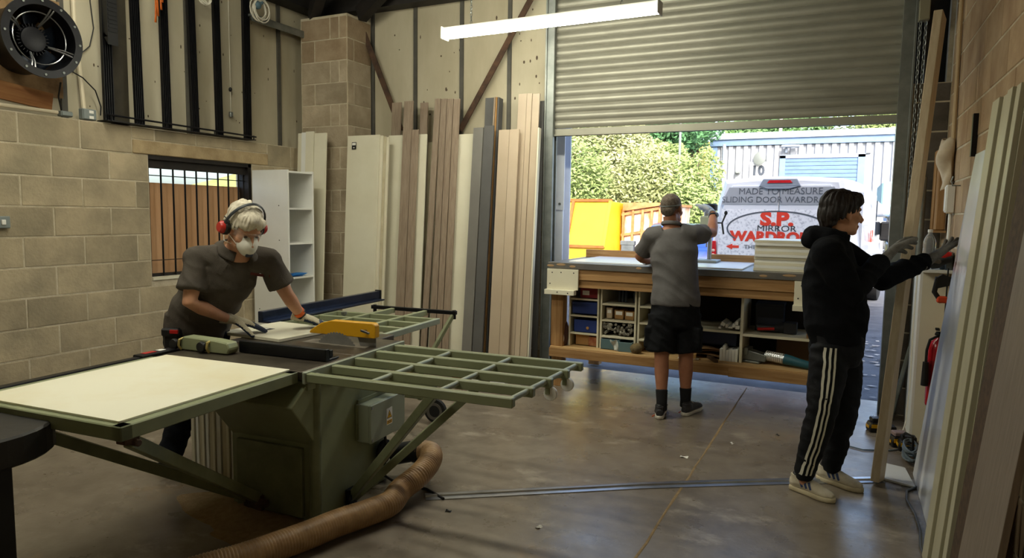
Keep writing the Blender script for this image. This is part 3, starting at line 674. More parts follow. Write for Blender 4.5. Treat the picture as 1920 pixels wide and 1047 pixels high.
for y in (-.01, .60):
    k = MB(); k.cyl((.02, y, T - .03), (.04, y, T - .03), .014, 6); sp_('bolt', k, m_steel, 0)
# grid struts to the cabinet foot
k = MB(); k.bar((.02, .27, .04), (.62, .12, T - .07), .032, .045); sp_('strut', k, m_greend, .003)
k = MB(); k.bar((.025, .30, .03), (.72, .56, T - .07), .032, .042); sp_('strut', k, m_greend, .003)
k = MB(); k.box((.02, .275, .045), (.03, .07, .09)); k.cyl((.03, .24, .05), (.045, .24, .05), .018, 6); sp_('strut_bracket', k, m_black, .003)
# switch box with hazard label
k = MB(); k.bx((.0, .36, .315), (.075, .715, .525)); swb = sp_('switch_box', k, m_greenl, .004)
k = MB(); k.bx((.075, .358, .313), (.09, .717, .527)); ld = sp_('lid', k, m_greenl, .004, False, swb)
for y in (.375, .70):
    for z in (.33, .51): k = MB(); k.cyl((.09, y, z), (.094, y, z), .008, 8); sp_('screw', k, m_steel, 0, False, ld)
k = MB(); k.bx((.002, .36, .527), (.012, .70, .55)); k.bx((.002, .34, .33), (.012, .36, .53)); sp_('mounting_flange', k, m_greend, .001, False, swb)
hz = MB(); hz.bx((.0905, .515, .375), (.0915, .575, .47)); hz = sp_('hazard_label', hz, m_paper, 0, False, swb)
m_hy = M('hazard_yellow', '#e3ae1a', .5); m_hk = M('hazard_black', '#161311', .5)
k = MB(); k.prism([(-.026, 0), (.026, 0), (0, .046)], (.0916, .545, .412), (0, 1, 0), (0, 0, 1), (.0006, 0, 0)); k.build('hazard_triangle', m_hk, hz)
k = MB(); k.prism([(-.0205, .0035), (.0205, .0035), (0, .0395)], (.0922, .545, .412), (0, 1, 0), (0, 0, 1), (.0005, 0, 0)); k.build('hazard_triangle', m_hy, hz)
k = MB(); k.prism([(.004, .031), (-.006, .018), (0, .018), (-.003, .007), (.007, .021), (.001, .021)], (.0927, .545, .412), (0, 1, 0), (0, 0, 1), (.0005, 0, 0)); k.build('bolt_sign', m_hk, hz)
k = MB(); k.bx((.0916, .519, .380), (.0922, .571, .400)); k.build('hazard_strip', m_hy, hz)
for z in (.394, .386): k = MB(); k.bx((.0922, .524, z - .002), (.0926, .566, z + .002)); k.build('hazard_print', m_hk, hz)
# hand wheel with clamp, cable, dust port
k = MB(); k.lathe([(0, .0), (.02, 0), (.02, .03), (.068, .03), (.072, .04), (.068, .05), (0, .05)], (.0, .57, .20), (1, 0, 0), 28); hw = sp_('hand_wheel', k, m_blackp, 0, 35)
k = MB(); k.tube([(.05, .60, .22), (.085, .615, .235), (.10, .63, .265), (.10, .64, .29)], .009, 10); k.ell((.1, .64, .295), (.012, .012, .02)); sp_('crank_handle', k, m_blackp, 0, True, hw)
k = MB(); k.cyl((.0, .70, .13), (.11, .76, .15), .062, 24); sp_('dust_port', k, m_blackp, 0, 35)
k = MB(); k.tube([(.06, .545, .32), (.065, .55, .25), (.06, .545, .15), (.05, .56, .06), (.1, .60, .012), (.3, .60, .008), (.45, .52, .008)], .008, 8); sp_('power_cable', k, m_cable, 0, True)
# rip fence
k = MB(); k.bx((-.60, .135, T + .002), (-.03, .165, T + .066)); k.bx((-.60, .165, T + .002), (-.03, .25, T + .012)); k.bx((-.60, .195, T + .012), (-.05, .225, T + .05)); sp_('rip_fence', k, m_black, .003)
k = MB(); k.prism([(-.93, 0), (-.60, 0), (-.585, .03), (-.60, .062), (-.70, .07), (-.91, .075), (-.93, .05)], (0, .05, T + .003), (1, 0, 0), (0, 0, 1), (0, .075, 0)); fc = sp_('fence_casting', k, m_green, .006)
for x in (-.955, -.76): k = MB(); k.lathe([(0, 0), (.026, 0), (.03, .012), (.026, .026), (0, .028)], (x, .048, T + .035), (0, -1, 0), 16); sp_('clamp_knob', k, m_blackp, 0, 40, fc)
for x in (-.92, -.72): k = MB(); k.tube([(x, .06, T + .065), (x, .035, T + .06), (x, .03, T + .03), (x, .045, T + .006)], .007, 8); sp_('clamp_lever', k, M('brass_rod', '#b9a76a', .4, .6), 0, True, fc)
# blade, riving knife, guard
BC = V((-.272, .556, T - .085)); BR = .158
pol = []
for i in range(48):
    a_ = 2 * math.pi * i / 48; pol += [(BR * math.cos(a_), BR * math.sin(a_)), ((BR - .008) * math.cos(a_ + .05), (BR - .008) * math.sin(a_ + .05)), (BR * math.cos(a_ + .09), BR * math.sin(a_ + .09))]
k = MB(); k.prism(pol, BC - V((0, .0015, 0)), (1, 0, 0), (0, 0, 1), (0, .003, 0)); m_blade = M('blade_steel', '#8c8a86', .45, .35, '#7c7a76', 9); sp_('saw_blade', k, m_blade, 0)
k = MB(); k.prism([(-.11, -.05), (-.02, -.05), (-.02, .09), (-.06, .1), (-.14, .085), (-.15, .07)], (0, .5815, T), (1, 0, 0), (0, 0, 1), (0, .003, 0)); sp_('riving_knife', k, m_blade, 0)
gp = [(-.50, .035), (-.02, .06), (-.02, .145), (-.06, .152), (-.33, .145), (-.40, .115), (-.47, .065)]
gp = [(-.47, .052), (-.02, .052), (-.012, .06), (-.012, .128), (-.03, .14), (-.31, .138), (-.385, .118), (-.465, .068)]
k = MB(); k.prism(gp, (0, .562, T), (1, 0, 0), (0, 0, 1), (0, .045, 0)); gd = sp_('blade_guard', k, m_yellow, .004)
k = MB(); k.cyl((-.07, .56, T + .095), (-.07, .53, T + .095), .008, 8); k.bar((-.09, .535, T + .1), (-.03, .528, T + .088), .01, .012); sp_('wing_nut', k, m_steel, .001, False, gd)
# crosscut table grid on the far side
for a_, b_ in (((-1.12, .80), (-1.12, 1.74)), ((-.235, .80), (-.235, 1.74)), ((-.82, 1.0), (-.82, 2.07)), ((-.52, 1.0), (-.52, 2.07))):
    k = MB(); k.bar((*a_, T - .025), (*b_, T - .025), .035, .04); sp_('crosscut_rail', k, m_greenl if a_[0] > -.3 else m_green, .003)
for y in (1.02, 1.26, 1.50, 1.72): k = MB(); k.bar((-1.12, y, T - .025), (-.235, y, T - .025), .035, .038); sp_('crosscut_bar', k, m_green, .003)
k = MB(); k.bar((-1.03, 2.075, T - .01), (-.25, 2.075, T - .01), .03, .03); sp_('end_bar', k, m_black, .003)
for x in (-1.0, -.27): k = MB(); k.cyl((x, 2.075, T - .06), (x, 2.075, T + .01), .015, 8); sp_('end_bolt', k, m_black, 0)
k = MB(); k.bx((-1.225, .97, T + .012), (-1.18, 2.43, T + .078)); k.bx((-1.225, .97, T - .0), (-1.11, 2.4, T + .014)); sp_('crosscut_fence', k, m_navy, .004)
k = MB(); k.bx((-1.232, 2.43, T - .005), (-1.172, 2.445, T + .085)); sp_('fence_end_cap', k, m_blackp, .003)
for x, y in ((-.93, 1.55), (-.62, 1.1)): k = MB(); k.cyl((x, y, T - .07), (x, y, T + .015), .012, 8); k.lathe([(0, 0), (.022, 0), (.022, .02), (0, .022)], (x, y, T + .0), (0, 0, 1), 10); sp_('clamp', k, m_steel, 0, 40)
# wheeled swing-arm trolley below the crosscut table
k = MB(); k.bar((-.28, 2.07, T - .03), (-.42, 1.82, .36), .03, .03); sp_('support_leg', k, m_green, .003)
k = MB(); k.bar((-.42, 1.82, .38), (-.42, 1.80, .14), .03, .03); sp_('support_leg', k, m_green, .003)
k = MB(); k.bar((-.75, 1.5, T - .04), (-.80, 1.74, .3), .028, .028); sp_('support_leg', k, m_green, .003)
k = MB(); k.bar((-.88, 1.79, .235), (-.30, 1.81, .235), .05, .17); sp_('trolley_beam', k, m_green, .004)
for x in (-.80, -.27):
    k = MB(); k.prism([(-.05, .0), (.05, 0), (.06, .10), (-.08, .13)], (x, 1.76, .06), (1, 0, 0), (0, 0, 1), (0, .012, 0)); sp_('wheel_fork', k, m_green, .002)
    k = MB(); k.lathe([(.03, -.02), (.068, -.02), (.088, -.016), (.092, 0), (.088, .016), (.068, .02), (.03, .02)], (x + .02, 1.735, .093), (0, 1, 0), 28); wh = sp_('wheel', k, m_rubber, 0, 40)
    k = MB(); k.lathe([(0, -.012), (.066, -.024), (.066, .014), (0, .012)], (x + .02, 1.735, .093), (0, 1, 0), 20); sp_('hub', k, M('hub_grey', '#6a6660', .5, .4), 0, 40, wh)
# --- sheets and boards on the saw
def sawpt(x, y, z=0):
    a_ = R(4); return V((-2.31 + x * math.cos(a_) - y * math.sin(a_), 2.56 + x * math.sin(a_) + y * math.cos(a_), z))
k = MB(); k.bx((-.862, -1.012, 0), (-.062, -.1, .009)); o = k.build('extension_sheet', M('dusty_white_sheet', '#e6e2cd', .5, 0, '#ddd3b2', 1.7, 0, 0, None, .35, contrast=(.45, .75)), bevel=.001); o.location = (-2.31, 2.56, T + .0005); o.rotation_euler = (0, 0, R(4)); tag(o, 'large white sheet lying on saw extension table nearest the viewer', 'board')
wp = [sawpt(-1.10, .505), sawpt(-.588, .447), sawpt(-.565, .66), sawpt(-.62, .92), sawpt(-1.15, .98)]
wpo = [sawpt(-1.105, .505), sawpt(-.60, .455), sawpt(-.535, .93), sawpt(-1.04, .98)]
k = MB(); k.add([p + V((0, 0, T + .002)) for p in wpo] + [p + V((0, 0, T + .020)) for p in wpo], [(0, 3, 2, 1), (4, 5, 6, 7), (0, 1, 5, 4), (1, 2, 6, 5), (2, 3, 7, 6), (3, 0, 4, 7)])
o = k.build('workpiece_board', [m_cream], bevel=.001); tag(o, 'cream chipboard piece being pushed to blade under worker gloved hands', 'board')
k = MB(); q = sawpt(-.93, .70, T + .0206); k.box(q, (.12, .06, .001), R(4)); k2 = k.build('sticker', m_blackp, o)
k = MB(); k.box(q + V((0, 0, .0007)), (.05, .04, .0006), R(4)); k.build('sticker_print', m_paper, k2)
# --- offcuts standing under the extension table
xs_ = [(0, .022, .50), (.026, .018, .52), (.05, .03, .49), (.085, .018, .52), (.108, .02, .46), (.132, .035, .51), (.172, .018, .5), (.20, .03, .47), (.24, .04, .44), (.285, .02, .50), (.31, .018, .46), (.335, .028, .50), (.37, .02, .45)]
for i, (dx, w_, h_) in enumerate(xs_):
    k = MB(); k.box((0, 0, h_ / 2), (w_, .35, h_)); o = k.build('board_offcut', (m_cream, m_white, m_creamd)[i % 3], bevel=.001)
    o.location = (-3.40 + dx, 2.90 + .01 * (i % 3), .001); o.rotation_euler = (0, 0, R(4))
    tag(o, ['leftmost', 'second', 'third', 'fourth', 'fifth', 'sixth', 'seventh', 'eighth', 'ninth', 'tenth', 'eleventh', 'twelfth', 'rightmost'][i] + (' from left' if 0 < i < 12 else '') + ' board offcut in upright row under saw extension table', 'board', 'offcuts standing under the saw')
# --- dust hose
ctrl = [V((-2.22, 3.34, .15)), V((-2.12, 3.32, .165)), V((-2.055, 3.22, .16)), V((-2.035, 3.08, .13)), V((-2.06, 2.94, .09)), V((-2.03, 2.80, .075)), V((-2.06, 2.66, .076)), V((-2.12, 2.5, .075)), V((-2.16, 2.34, .074)), V((-2.21, 2.18, .074)), V((-2.26, 2.04, .074)), V((-2.33, 1.9, .074)), V((-2.42, 1.7, .074)), V((-2.47, 1.45, .074)), V((-2.46, 1.0, .074)), V((-2.55, .4, .074)), V((-2.9, -.4, .074))]
def catmull(P, n):
    out = []
    for i in range(len(P) - 1):
        a, b_, c_, d_ = P[max(i - 1, 0)], P[i], P[i + 1], P[min(i + 2, len(P) - 1)]
        for j in range(n):
            t = j / n; out.append(.5 * ((2 * b_) + (c_ - a) * t + (2 * a - 5 * b_ + 4 * c_ - d_) * t * t + (3 * b_ - a - 3 * c_ + d_) * t ** 3))
    return out + [P[-1]]
pts = catmull(ctrl, 40); acc = [0]
for p, q in zip(pts, pts[1:]): acc.append(acc[-1] + (q - p).length)
tot = acc[-1]; n = int(tot / .0036); rp = []; j = 0
for i in range(n + 1):
    s_ = tot * i / n
    while j < len(acc) - 2 and acc[j + 1] < s_: j += 1
    f_ = (s_ - acc[j]) / max(acc[j + 1] - acc[j], 1e-9); rp.append(pts[j].lerp(pts[j + 1], min(max(f_, 0), 1)))
k = MB(); k.tube(rp, [.0655 if i % 4 in (0, 1) else .061 + (.001 if i % 4 == 2 else 0) for i in range(n + 1)], 22); o = k.build('dust_hose', m_hose, smooth=60, clean=False); tag(o, 'ribbed brown flexible dust hose curling from the saw across the floor', 'hose')
k = MB()
k.lathe([(.069, 0), (.069, .05), (.064, .05)], (-2.235, 3.34, .15), (1, 0, .02), 24); k.build('hose_collar', m_blackp, o, smooth=40)
# sawdust heap beside the cabinet
def heap(cx, cy, rx, ry, h_, name='sawdust', seed=0, label='', rot=0):
    k = MB()
    def fn(u, v):
        a_ = 2 * math.pi * u; r_ = v; e = noise.noise(V((math.cos(a_) * 1.4 + seed, math.sin(a_) * 1.4, seed))) * .35 + 1
        x, y = math.cos(a_) * r_ * rx * e, math.sin(a_) * r_ * ry * e
        z = h_ * (1 - r_) ** 1.3 * (1 + .5 * noise.noise(V((x * 14, y * 14, seed)))) + .0008
        ca_, sa_ = math.cos(rot), math.sin(rot)
        return V((cx + x * ca_ - y * sa_, cy + x * sa_ + y * ca_, max(z, .0008)))
    k.grid(fn, 40, 14, True); o = k.build(name, m_dust, smooth=True, clean=False); return tag(o, label, 'sawdust', kind='stuff')
heap(-2.75, 2.50, .42, .18, .035, seed=1, label='heap of brown sawdust along front foot of green saw cabinet')
heap(-2.5, 2.32, .28, .10, .012, seed=2, label='thin spread of sawdust on floor before the saw cabinet')
# --- black round-cornered machine table at lower left
bt = thing('black_machine_table', 'black machine table with rounded corner at lower left picture edge', 'table', (-2.9, 1.2, 0))
def rr(w_, h_, r_, n=8):
    o = []
    for cx, cy, a0 in ((w_ - r_, h_ - r_, 0), (r_, h_ - r_, 90), (r_, r_, 180), (w_ - r_, r_, 270)):
        for i in range(n + 1): a_ = R(a0 + 90 * i / n); o.append((cx + r_ * math.cos(a_), cy + r_ * math.sin(a_)))
    return o
k = MB(); k.prism(rr(1.3, .75, .28), (-3.85, .84, .665), (1, 0, 0), (0, 1, 0), (0, 0, .11)); k.build('table_top', M('black_painted_wood', '#171513', .5, 0, '#26221e', 3, 0, .1, 30), bt, bevel=.008, world=True)
k = MB(); k.bx((-3.7, 1.0, 0), (-2.62, 1.36, .665)); cb_ = k.build('pedestal', m_blackp, bt, bevel=.006, world=True)
k = MB(); k.lathe([(0, 0), (.02, 0), (.024, .01), (.018, .024), (0, .026)], (-2.7, 1.0, .56), (0, -1, 0), 14); k.build('knob', m_grime, cb_, smooth=40, world=True)
# --- aluminium threshold profile on the floor
k = MB(); pr = [(-.045, 0), (.045, 0), (.045, .004), (.012, .006), (.008, .014), (-.008, .014), (-.012, .006), (-.045, .004)]
P0 = [V((-2.005, 3.095, 0)), V((-.987, 3.815, 0)), V((-.55, 4.09, .0)), V((-.211, 4.30, 0)), V((.285, 4.59, 0))]; ring = []
for i, p in enumerate(P0):
    d = (P0[min(i + 1, 4)] - P0[max(i - 1, 0)]).normalized(); sd_ = V((0, 0, 1)).cross(d); ring += [p + sd_ * a_ + V((0, 0, z + .001)) for a_, z in pr]
np_ = len(pr); fs = [[i * np_ + j, i * np_ + (j + 1) % np_, (i + 1) * np_ + (j + 1) % np_, (i + 1) * np_ + j] for i in range(4) for j in range(np_)] + [list(range(np_))[::-1], list(range(4 * np_, 5 * np_))]
k.add(ring, fs); tag(k.build('aluminium_profile', m_alu), 'long aluminium profile strip lying across the concrete floor', 'profile')
# scraps of paper and chips on the floor
for i, (x, y, s_) in enumerate(((-.86, 4.42, .05), (-1.3, 3.05, .035), (-.62, 4.85, .03), (-1.8, 3.0, .03), (-1.25, 5.6, .025), (-.35, 5.2, .03))):
    k = MB(); k.grid(lambda u, v: V(((u - .5) * s_, (v - .5) * s_ * .6, .004 + .004 * math.sin(5 * u + 3 * v + i))), 4, 3); o = k.build('floor_scrap', m_paper if i < 3 else m_blackp); o.modifiers.new('t', 'SOLIDIFY').thickness = .001
    o.location = (x, y, 0); o.rotation_euler = (0, 0, i * 1.1)
    tag(o, ['pale paper scrap on floor beside the expansion joint', 'pale blue-white scrap on floor near the picture bottom', 'tiny pale scrap on floor left of standing worker legs', 'dark chip on floor near the profile end', 'dark chip on floor by the bench worker shoes', 'dark chip on floor behind standing worker'][i], 'scrap')

# ================================================================== workbench in the doorway
BX0, BX1, BY0, BY1, BT = -2.385, .04, 5.70, 6.92, 1.145
bench = thing('workbench', 'big timber workbench with dark worktop standing in the open doorway', 'workbench', ((BX0 + BX1) / 2, 6.3, 0))
def bp(name, a_, b_, mat, bev=.003, par=bench): k = MB(); k.bx(a_, b_); return k.build(name, mat, par, bevel=bev, world=True)
m_top = M('worktop_dark', '#5b5a58', .35, 0, '#6a655e', 7, 0, .05, 40)
m_shelf = M('shelf_cream', '#d8d2ba', .5, 0, '#cdc6ac', 3)
wt = bp('worktop', (BX0, BY0 - .01, BT - .055), (BX1, BY1, BT), m_top, .003)
for i, (x, w_) in enumerate(((-2.36, .035), (-2.26, .045), (-2.15, .03), (-1.55, .025), (-.55, .03), (-.36, .05))):
    k = MB(); k.ell((x, BY0 - .0105, BT - .03 + .012 * (i % 2)), (w_, .0015, .010), seg=10, rings=6); k.build('chipped_edge', M('chipped_edge', '#a98a66', .8), wt, world=True)
bp('apron', (-2.36, BY0 + .005, .995), (BX1 - .02, BY0 + .05, BT - .056), m_timber)
bp('apron', (-2.36, BY0 + .02, .925), (BX1 - .02, BY0 + .06, .993), m_timber)
bp('apron', (-2.36, BY1 - .06, .925), (BX1 - .02, BY1 - .02, BT - .056), m_timber)
for x in (-2.362, BX1 - .13):
    for y in (BY0 + .03, BY1 - .13): bp('leg', (x, y, .0 if y > 6 else .375), (x + .115, y + .1, .925 if y < 6 else .925), m_timberz)
bp('bottom_rail', (-2.365, BY0, .285), (-.78, BY0 + .045, .365), m_timber); bp('bottom_rail', (-.785, BY0 - .003, .278), (BX1, BY0 + .042, .365), m_timber)
bp('bottom_rail', (-2.365, BY1 - .06, .285), (BX1, BY1 - .015, .365), m_timber)
bp('base_board', (-2.36, BY0 + .01, .36), (BX1, BY1 - .1, .378), M('base_timber', '#c9a877', .7, 0, '#b08c5a', 4, stretch=(.4, 5, 5)))
for x in (-2.36, BX1 - .14):
    bp('foot', (x, BY0 + .06, 0), (x + .1, BY0 + .16, .285), m_timberz)
# white angle brackets screwed on the corners
for x0, x1, nm in ((-2.385, -2.088, 'corner_plate'), (-.318, -.02, 'corner_plate')):
    pl = bp(nm, (x0, BY0 - .028, .905), (x1, BY0 - .012, 1.088), m_cream, .0015); 
    bp('corner_ledge', (x0 - .005, BY0 - .075, .862), (x1 - .02, BY0 - .012, .905), m_cream, .0015)
    for x, z in ((.05, 1.055), (.135, 1.058), (.255, 1.058), (.03, .955), (.12, .885), (.22, .88)):
        k = MB(); yy = BY0 - .0295 if z > .91 else BY0 - .0765; k.cyl((x0 + x, yy, z), (x0 + x, yy + .002, z), .006, 8); k.build('screw', m_blackp, pl, world=True)
# shelving unit below
SY = BY0 + .12
def col(x, z0=.378, z1=.925, w_=.022): bp('upright', (x - w_ / 2, SY, z0), (x + w_ / 2, SY + .5, z1), m_shelf, .001)
for x in (-2.215, -1.945, -1.915, -1.602, -1.572): col(x, w_=.016)
col(-.71, w_=.022); col(-1.33)
for z in (.818, .665, .503): bp('shelf', (-2.207, SY + .003, z - .016), (-1.953, SY + .5, z), m_shelf, .001)
for z in (.79, .645, .498): bp('shelf', (-1.907, SY + .003, z - .018), (-1.61, SY + .5, z), m_shelf, .001)
for z in (.79, .645, .498): bp('shelf', (-1.564, SY + .003, z - .018), (-1.341, SY + .5, z), m_shelf, .001)
bp('shelf', (-1.319, SY + .003, .615), (-.721, SY + .5, .635), m_shelf, .001); bp('shelf', (-.699, SY + .003, .60), (BX1 - .02, SY + .5, .622), m_shelf, .001)
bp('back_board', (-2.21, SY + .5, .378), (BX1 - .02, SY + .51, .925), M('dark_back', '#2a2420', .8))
# --- things stored in the bench
def boxthing(name, ce, si, mat, label, cat='box', lid=False, rz=0, lbl=None, handle=None):
    t = thing(name, label, cat, (ce[0], ce[1], ce[2] - si[2] / 2), rz)
    x, y, z = si; k = MB(); th = .006
    k.bx((-x / 2, -y / 2, 0), (x / 2, -y / 2 + th, z)); k.bx((-x / 2, y / 2 - th, 0), (x / 2, y / 2, z)); k.bx((-x / 2, -y / 2, 0), (-x / 2 + th, y / 2, z)); k.bx((x / 2 - th, -y / 2, 0), (x / 2, y / 2, z)); k.bx((-x / 2, -y / 2, 0), (x / 2, y / 2, th))
    k.build('box_body', mat, t, bevel=.0015)
    if lid: k = MB(); k.bx((-x / 2 - .004, -y / 2 - .004, z - .02), (x / 2 + .004, y / 2 + .004, z + .004)); k.build('lid', mat, t, bevel=.003)
    if lbl: k = MB(); k.bx((lbl[0] - lbl[2] / 2, -y / 2 - .0015, lbl[1] - lbl[3] / 2), (lbl[0] + lbl[2] / 2, -y / 2 - .0003, lbl[1] + lbl[3] / 2)); k.build('paper_label', m_paper, t)
    if handle: k = MB(); k.lathe([(0, 0), (.012, 0), (.014, .008), (0, .012)], (handle[0], -y / 2, handle[1]), (0, -1, 0), 12); k.build('knob', m_card, t, smooth=40)
    return t
y0 = SY + .15
boxthing('plastic_bin', (-2.04, y0, .875), (.165, .26, .10), M('red_bin', '#7c1620', .4), 'dark red storage bin with paper label on top shelf under bench', 'bin', lbl=(-.03, .045, .065, .04))
boxthing('plastic_bin', (-2.075, y0 - .01, .73), (.235, .27, .105), m_blue, 'upper of two navy blue bins at left under bench', 'bin', lid=True)
boxthing('plastic_bin', (-2.065, y0, .566), (.225, .26, .112), m_blue, 'lower navy blue bin with tan knob at left under bench', 'bin', handle=(.02, .04))
boxthing('cardboard_box', (-2.105, y0, .435), (.13, .2, .108), m_card, 'plain brown cardboard box on bottom shelf beside shoe', lid=True)
boxthing('cardboard_box', (-1.998, y0 - .05, .425), (.085, .12, .088), M('printed_card', '#b78a60', .8, 0, '#8f4a32', 12), 'small red-printed cardboard box on bottom shelf')
for i, (x, h_, m_) in enumerate(((-1.855, .10, M('carton_pale', '#b9a48a', .8)), (-1.765, .085, m_card), (-1.67, .08, m_card))):
    boxthing('carton', (x, y0 - .03, .646 + h_ / 2), (.055 if i == 0 else .085, .14, h_), m_, ['narrow pale carton, leftmost of three on the middle shelf', 'brown carton with white label, middle of the three', 'brown carton with white label, rightmost of the three'][i], lbl=(0, h_ * .68, .06 if i else .035, .032))
for i, x in enumerate((-1.80, -1.77, -1.74, -1.66, -1.635)):
    k = MB(); k.lathe([(0, 0), (.012, 0), (.012, .085), (.008, .09), (.008, .105), (0, .105)], (x, y0 + .02, .791), (0, 0, 1), 14); tag(k.build('steel_bottle', M('blue_steel', '#5c6478', .4, .5), smooth=40), ['blue-grey canister, far left of row on upper shelf', 'blue-grey canister, second in row on upper shelf', 'blue-grey canister, third in row on upper shelf', 'blue-grey canister, left of pair at right of upper shelf', 'blue-grey canister, right of pair at right of upper shelf'][i], 'canister')
# bundled foil-wrapped profile ends
k = MB(); rg = random.Random(3)
for i in range(60):
    x = -1.90 + rg.random() * .27; z = .512 + rg.random() * .095 + .008; yy = y0 - .14 + rg.random() * .02
    k.lathe([(.008, 0), (.0125, .002), (.0125, .2), (.009, .2), (.009, .003), (.004, .01)], (x, yy, z), (rg.uniform(-.08, .08), 1, rg.uniform(-.08, .08)), 8)
o = k.build('rod_bundle', M('foil', '#b6b2a4', .35, .5, '#2e2a26', 40), smooth=40); tag(o, 'dense bundle of short black and white foil rods under bench', 'bundle', kind='stuff')
t = boxthing('drawer_box', (-1.82, y0 - .06, .426), (.17, .22, .092), M('teal_box', '#4f6a70', .5), 'teal grey drawer box on bench bottom shelf, left one', 'drawer')
boxthing('drawer_box', (-1.685, y0 - .08, .42), (.12, .24, .085), M('teal_box2', '#5b7478', .5), 'teal grey open drawer box on bench bottom shelf, right one', 'drawer', rz=.12)
k = MB(); k.grid(lambda u, v: V((-1.815 + u * .06 + v * .045, y0 - .185 - .012 * math.sin(4 * u + 7 * v), .47 - v * .088 + .006 * math.sin(9 * u))), 8, 12); o = k.build('bubble_wrap', M('bubble_wrap', '#c9cbc4', .3, 0, '#aeb2ab', 60, alpha=.8)); o.modifiers.new('t', 'SOLIDIFY').thickness = .002; tag(o, 'crumpled clear bubble wrap draped over the teal drawer box', 'wrap')
k = MB(); k.lathe([(0, -.055), (.025, -.05), (.042, -.025), (.046, .005), (.040, .03), (.02, .046), (0, .048)], (0, 0, 0), (1, .2, .1), 20); k.ell((-.045, .0, 0), (.014, .02, .02)); o = k.build('wool_mop_head', M('khaki_wool', '#7a6a4a', .95, 0, '#5d4f35', 14, 0, .8, 60), smooth=50); o.location = (-1.565, BY0 + .06, .424); tag(o, 'round khaki polishing mop head on the bench bottom ledge', 'mop head')
# brown trainer standing on end at left
t = thing('trainer_shoe', 'brown trainer shoe standing on its heel beside the blue bins', 'shoe', (-2.262, BY0 + .1, .379))
def loft(k, secs, seg=14):
    rings = []
    for cpt, ra, rb, a_ in secs:
        rings.append([V(cpt) + V(a_) * 0 + V((ra * math.cos(2 * math.pi * i / seg), rb * math.sin(2 * math.pi * i / seg), 0)) for i in range(seg)])
    vs = [p for r_ in rings for p in r_]; fs = [(i * seg + j, i * seg + (j + 1) % seg, (i + 1) * seg + (j + 1) % seg, (i + 1) * seg + j) for i in range(len(rings) - 1) for j in range(seg)] + [list(range(seg))[::-1], list(range((len(rings) - 1) * seg, len(rings) * seg))]
    return k.add(vs, fs)
k = MB(); loft(k, [((0, 0, .0), .022, .025, (0, 0, 0)), ((0, 0, .02), .033, .038, (0, 0, 0)), ((0, .0, .09), .036, .036, (0, 0, 0)), ((0, .006, .15), .037, .028, (0, 0, 0)), ((0, .01, .195), .027, .02, (0, 0, 0)), ((0, .014, .212), .012, .01, (0, 0, 0))]); k.build('upper', M('brown_leather', '#4d2f26', .6), t, smooth=40)
k = MB(); k.ell((0, -.036, .07), (.021, .008, .05)); k.build('lining', M('shoe_lining', '#cfc8bb', .8), t, smooth=True)
k = MB(); loft(k, [((0, .035, .0), .026, .012, (0, 0, 0)), ((0, .036, .08), .036, .012, (0, 0, 0)), ((0, .034, .16), .037, .012, (0, 0, 0)), ((0, .03, .215), .02, .01, (0, 0, 0))]); k.build('sole', M('brown_sole', '#7d5a48', .7), t, smooth=40)
# right compartments
for i, (x, z, a_, n_) in enumerate(((-.885, .643, .0, 0), (-.86, .675, .45, 1), (-.83, .66, 0, 2), (-.80, .65, 0, 3), (-.775, .668, .2, 4), (-.745, .655, 0, 5), (-.752, .69, .05, 6))):
    k = MB(); k.box((0, 0, 0), (.022 + .012 * (i % 2), .22, .03 if i not in (0, 3) else .016), Matrix.Rotation(a_, 3, 'Y')); o = k.build('timber_offcut', m_white, bevel=.001); o.location = (x, SY + .12, z + .012); tag(o, ['flat white offcut at left end of small pile under bench', 'tilted white offcut leaning at left of small pile under bench', 'white offcut third from left in small pile under bench', 'thin white offcut in middle of small pile under bench', 'slanting white offcut right of middle in small pile under bench', 'white offcut at right end of small pile under bench', 'white offcut on top at right of small pile under bench'][i], 'offcut', 'white offcuts on the middle shelf')
for i in range(6):
    h_ = (.10, .13, .095, .10, .098, .1)[i]; k = MB(); k.bx((-.011, -.1, 0), (.011, .1, h_)); o = k.build('timber_offcut', m_white, bevel=.001); o.location = (-.865 + i * .0245, SY + .1, .379); tag(o, ['first cream block from left in upright row on bench bottom shelf', 'tallest cream block in upright row on bench bottom shelf', 'third cream block from left in upright row on bench bottom shelf', 'fourth cream block from left in upright row on bench bottom shelf', 'fifth cream block from left in upright row on bench bottom shelf', 'last cream block at right of upright row on bench bottom shelf'][i], 'offcut', 'cream blocks on the bottom shelf')
boxthing('plastic_crate', (-1.02, SY + .26, .545), (.52, .3, .115), M('navy_crate', '#1d2745', .45), 'long navy crate hung under the middle shelf', 'crate', lid=True)
for i, (x, y, z) in enumerate(((-1.0, .12, .42), (-.97, .16, .445), (-1.02, .1, .469))):
    k = MB(); k.grid(lambda u, v: V(((u - .5) * .26, (v - .5) * .16, .02 * math.cos(3 * (u - .5)))), 8, 2); o = k.build('plywood_scrap', M('ply_scrap', '#8a6a45', .8, 0, '#6d5134', 6)); o.modifiers.new('t', 'SOLIDIFY').thickness = .008; o.location = (x, SY + y, z - .02); o.rotation_euler = (0, 0, .2 * i); tag(o, ['curved plywood scrap, lowest of three on bottom shelf', 'curved plywood scrap, middle of three on bottom shelf', 'curved plywood scrap, topmost of three on bottom shelf'][i], 'scrap')
k = MB(); k.box((-1.12, BY0 + .07, .40), (.12, .09, .042), .1); tag(k.build('timber_offcut', M('pine_block', '#c9a060', .7)), 'small pine block on the bench bottom ledge', 'block')
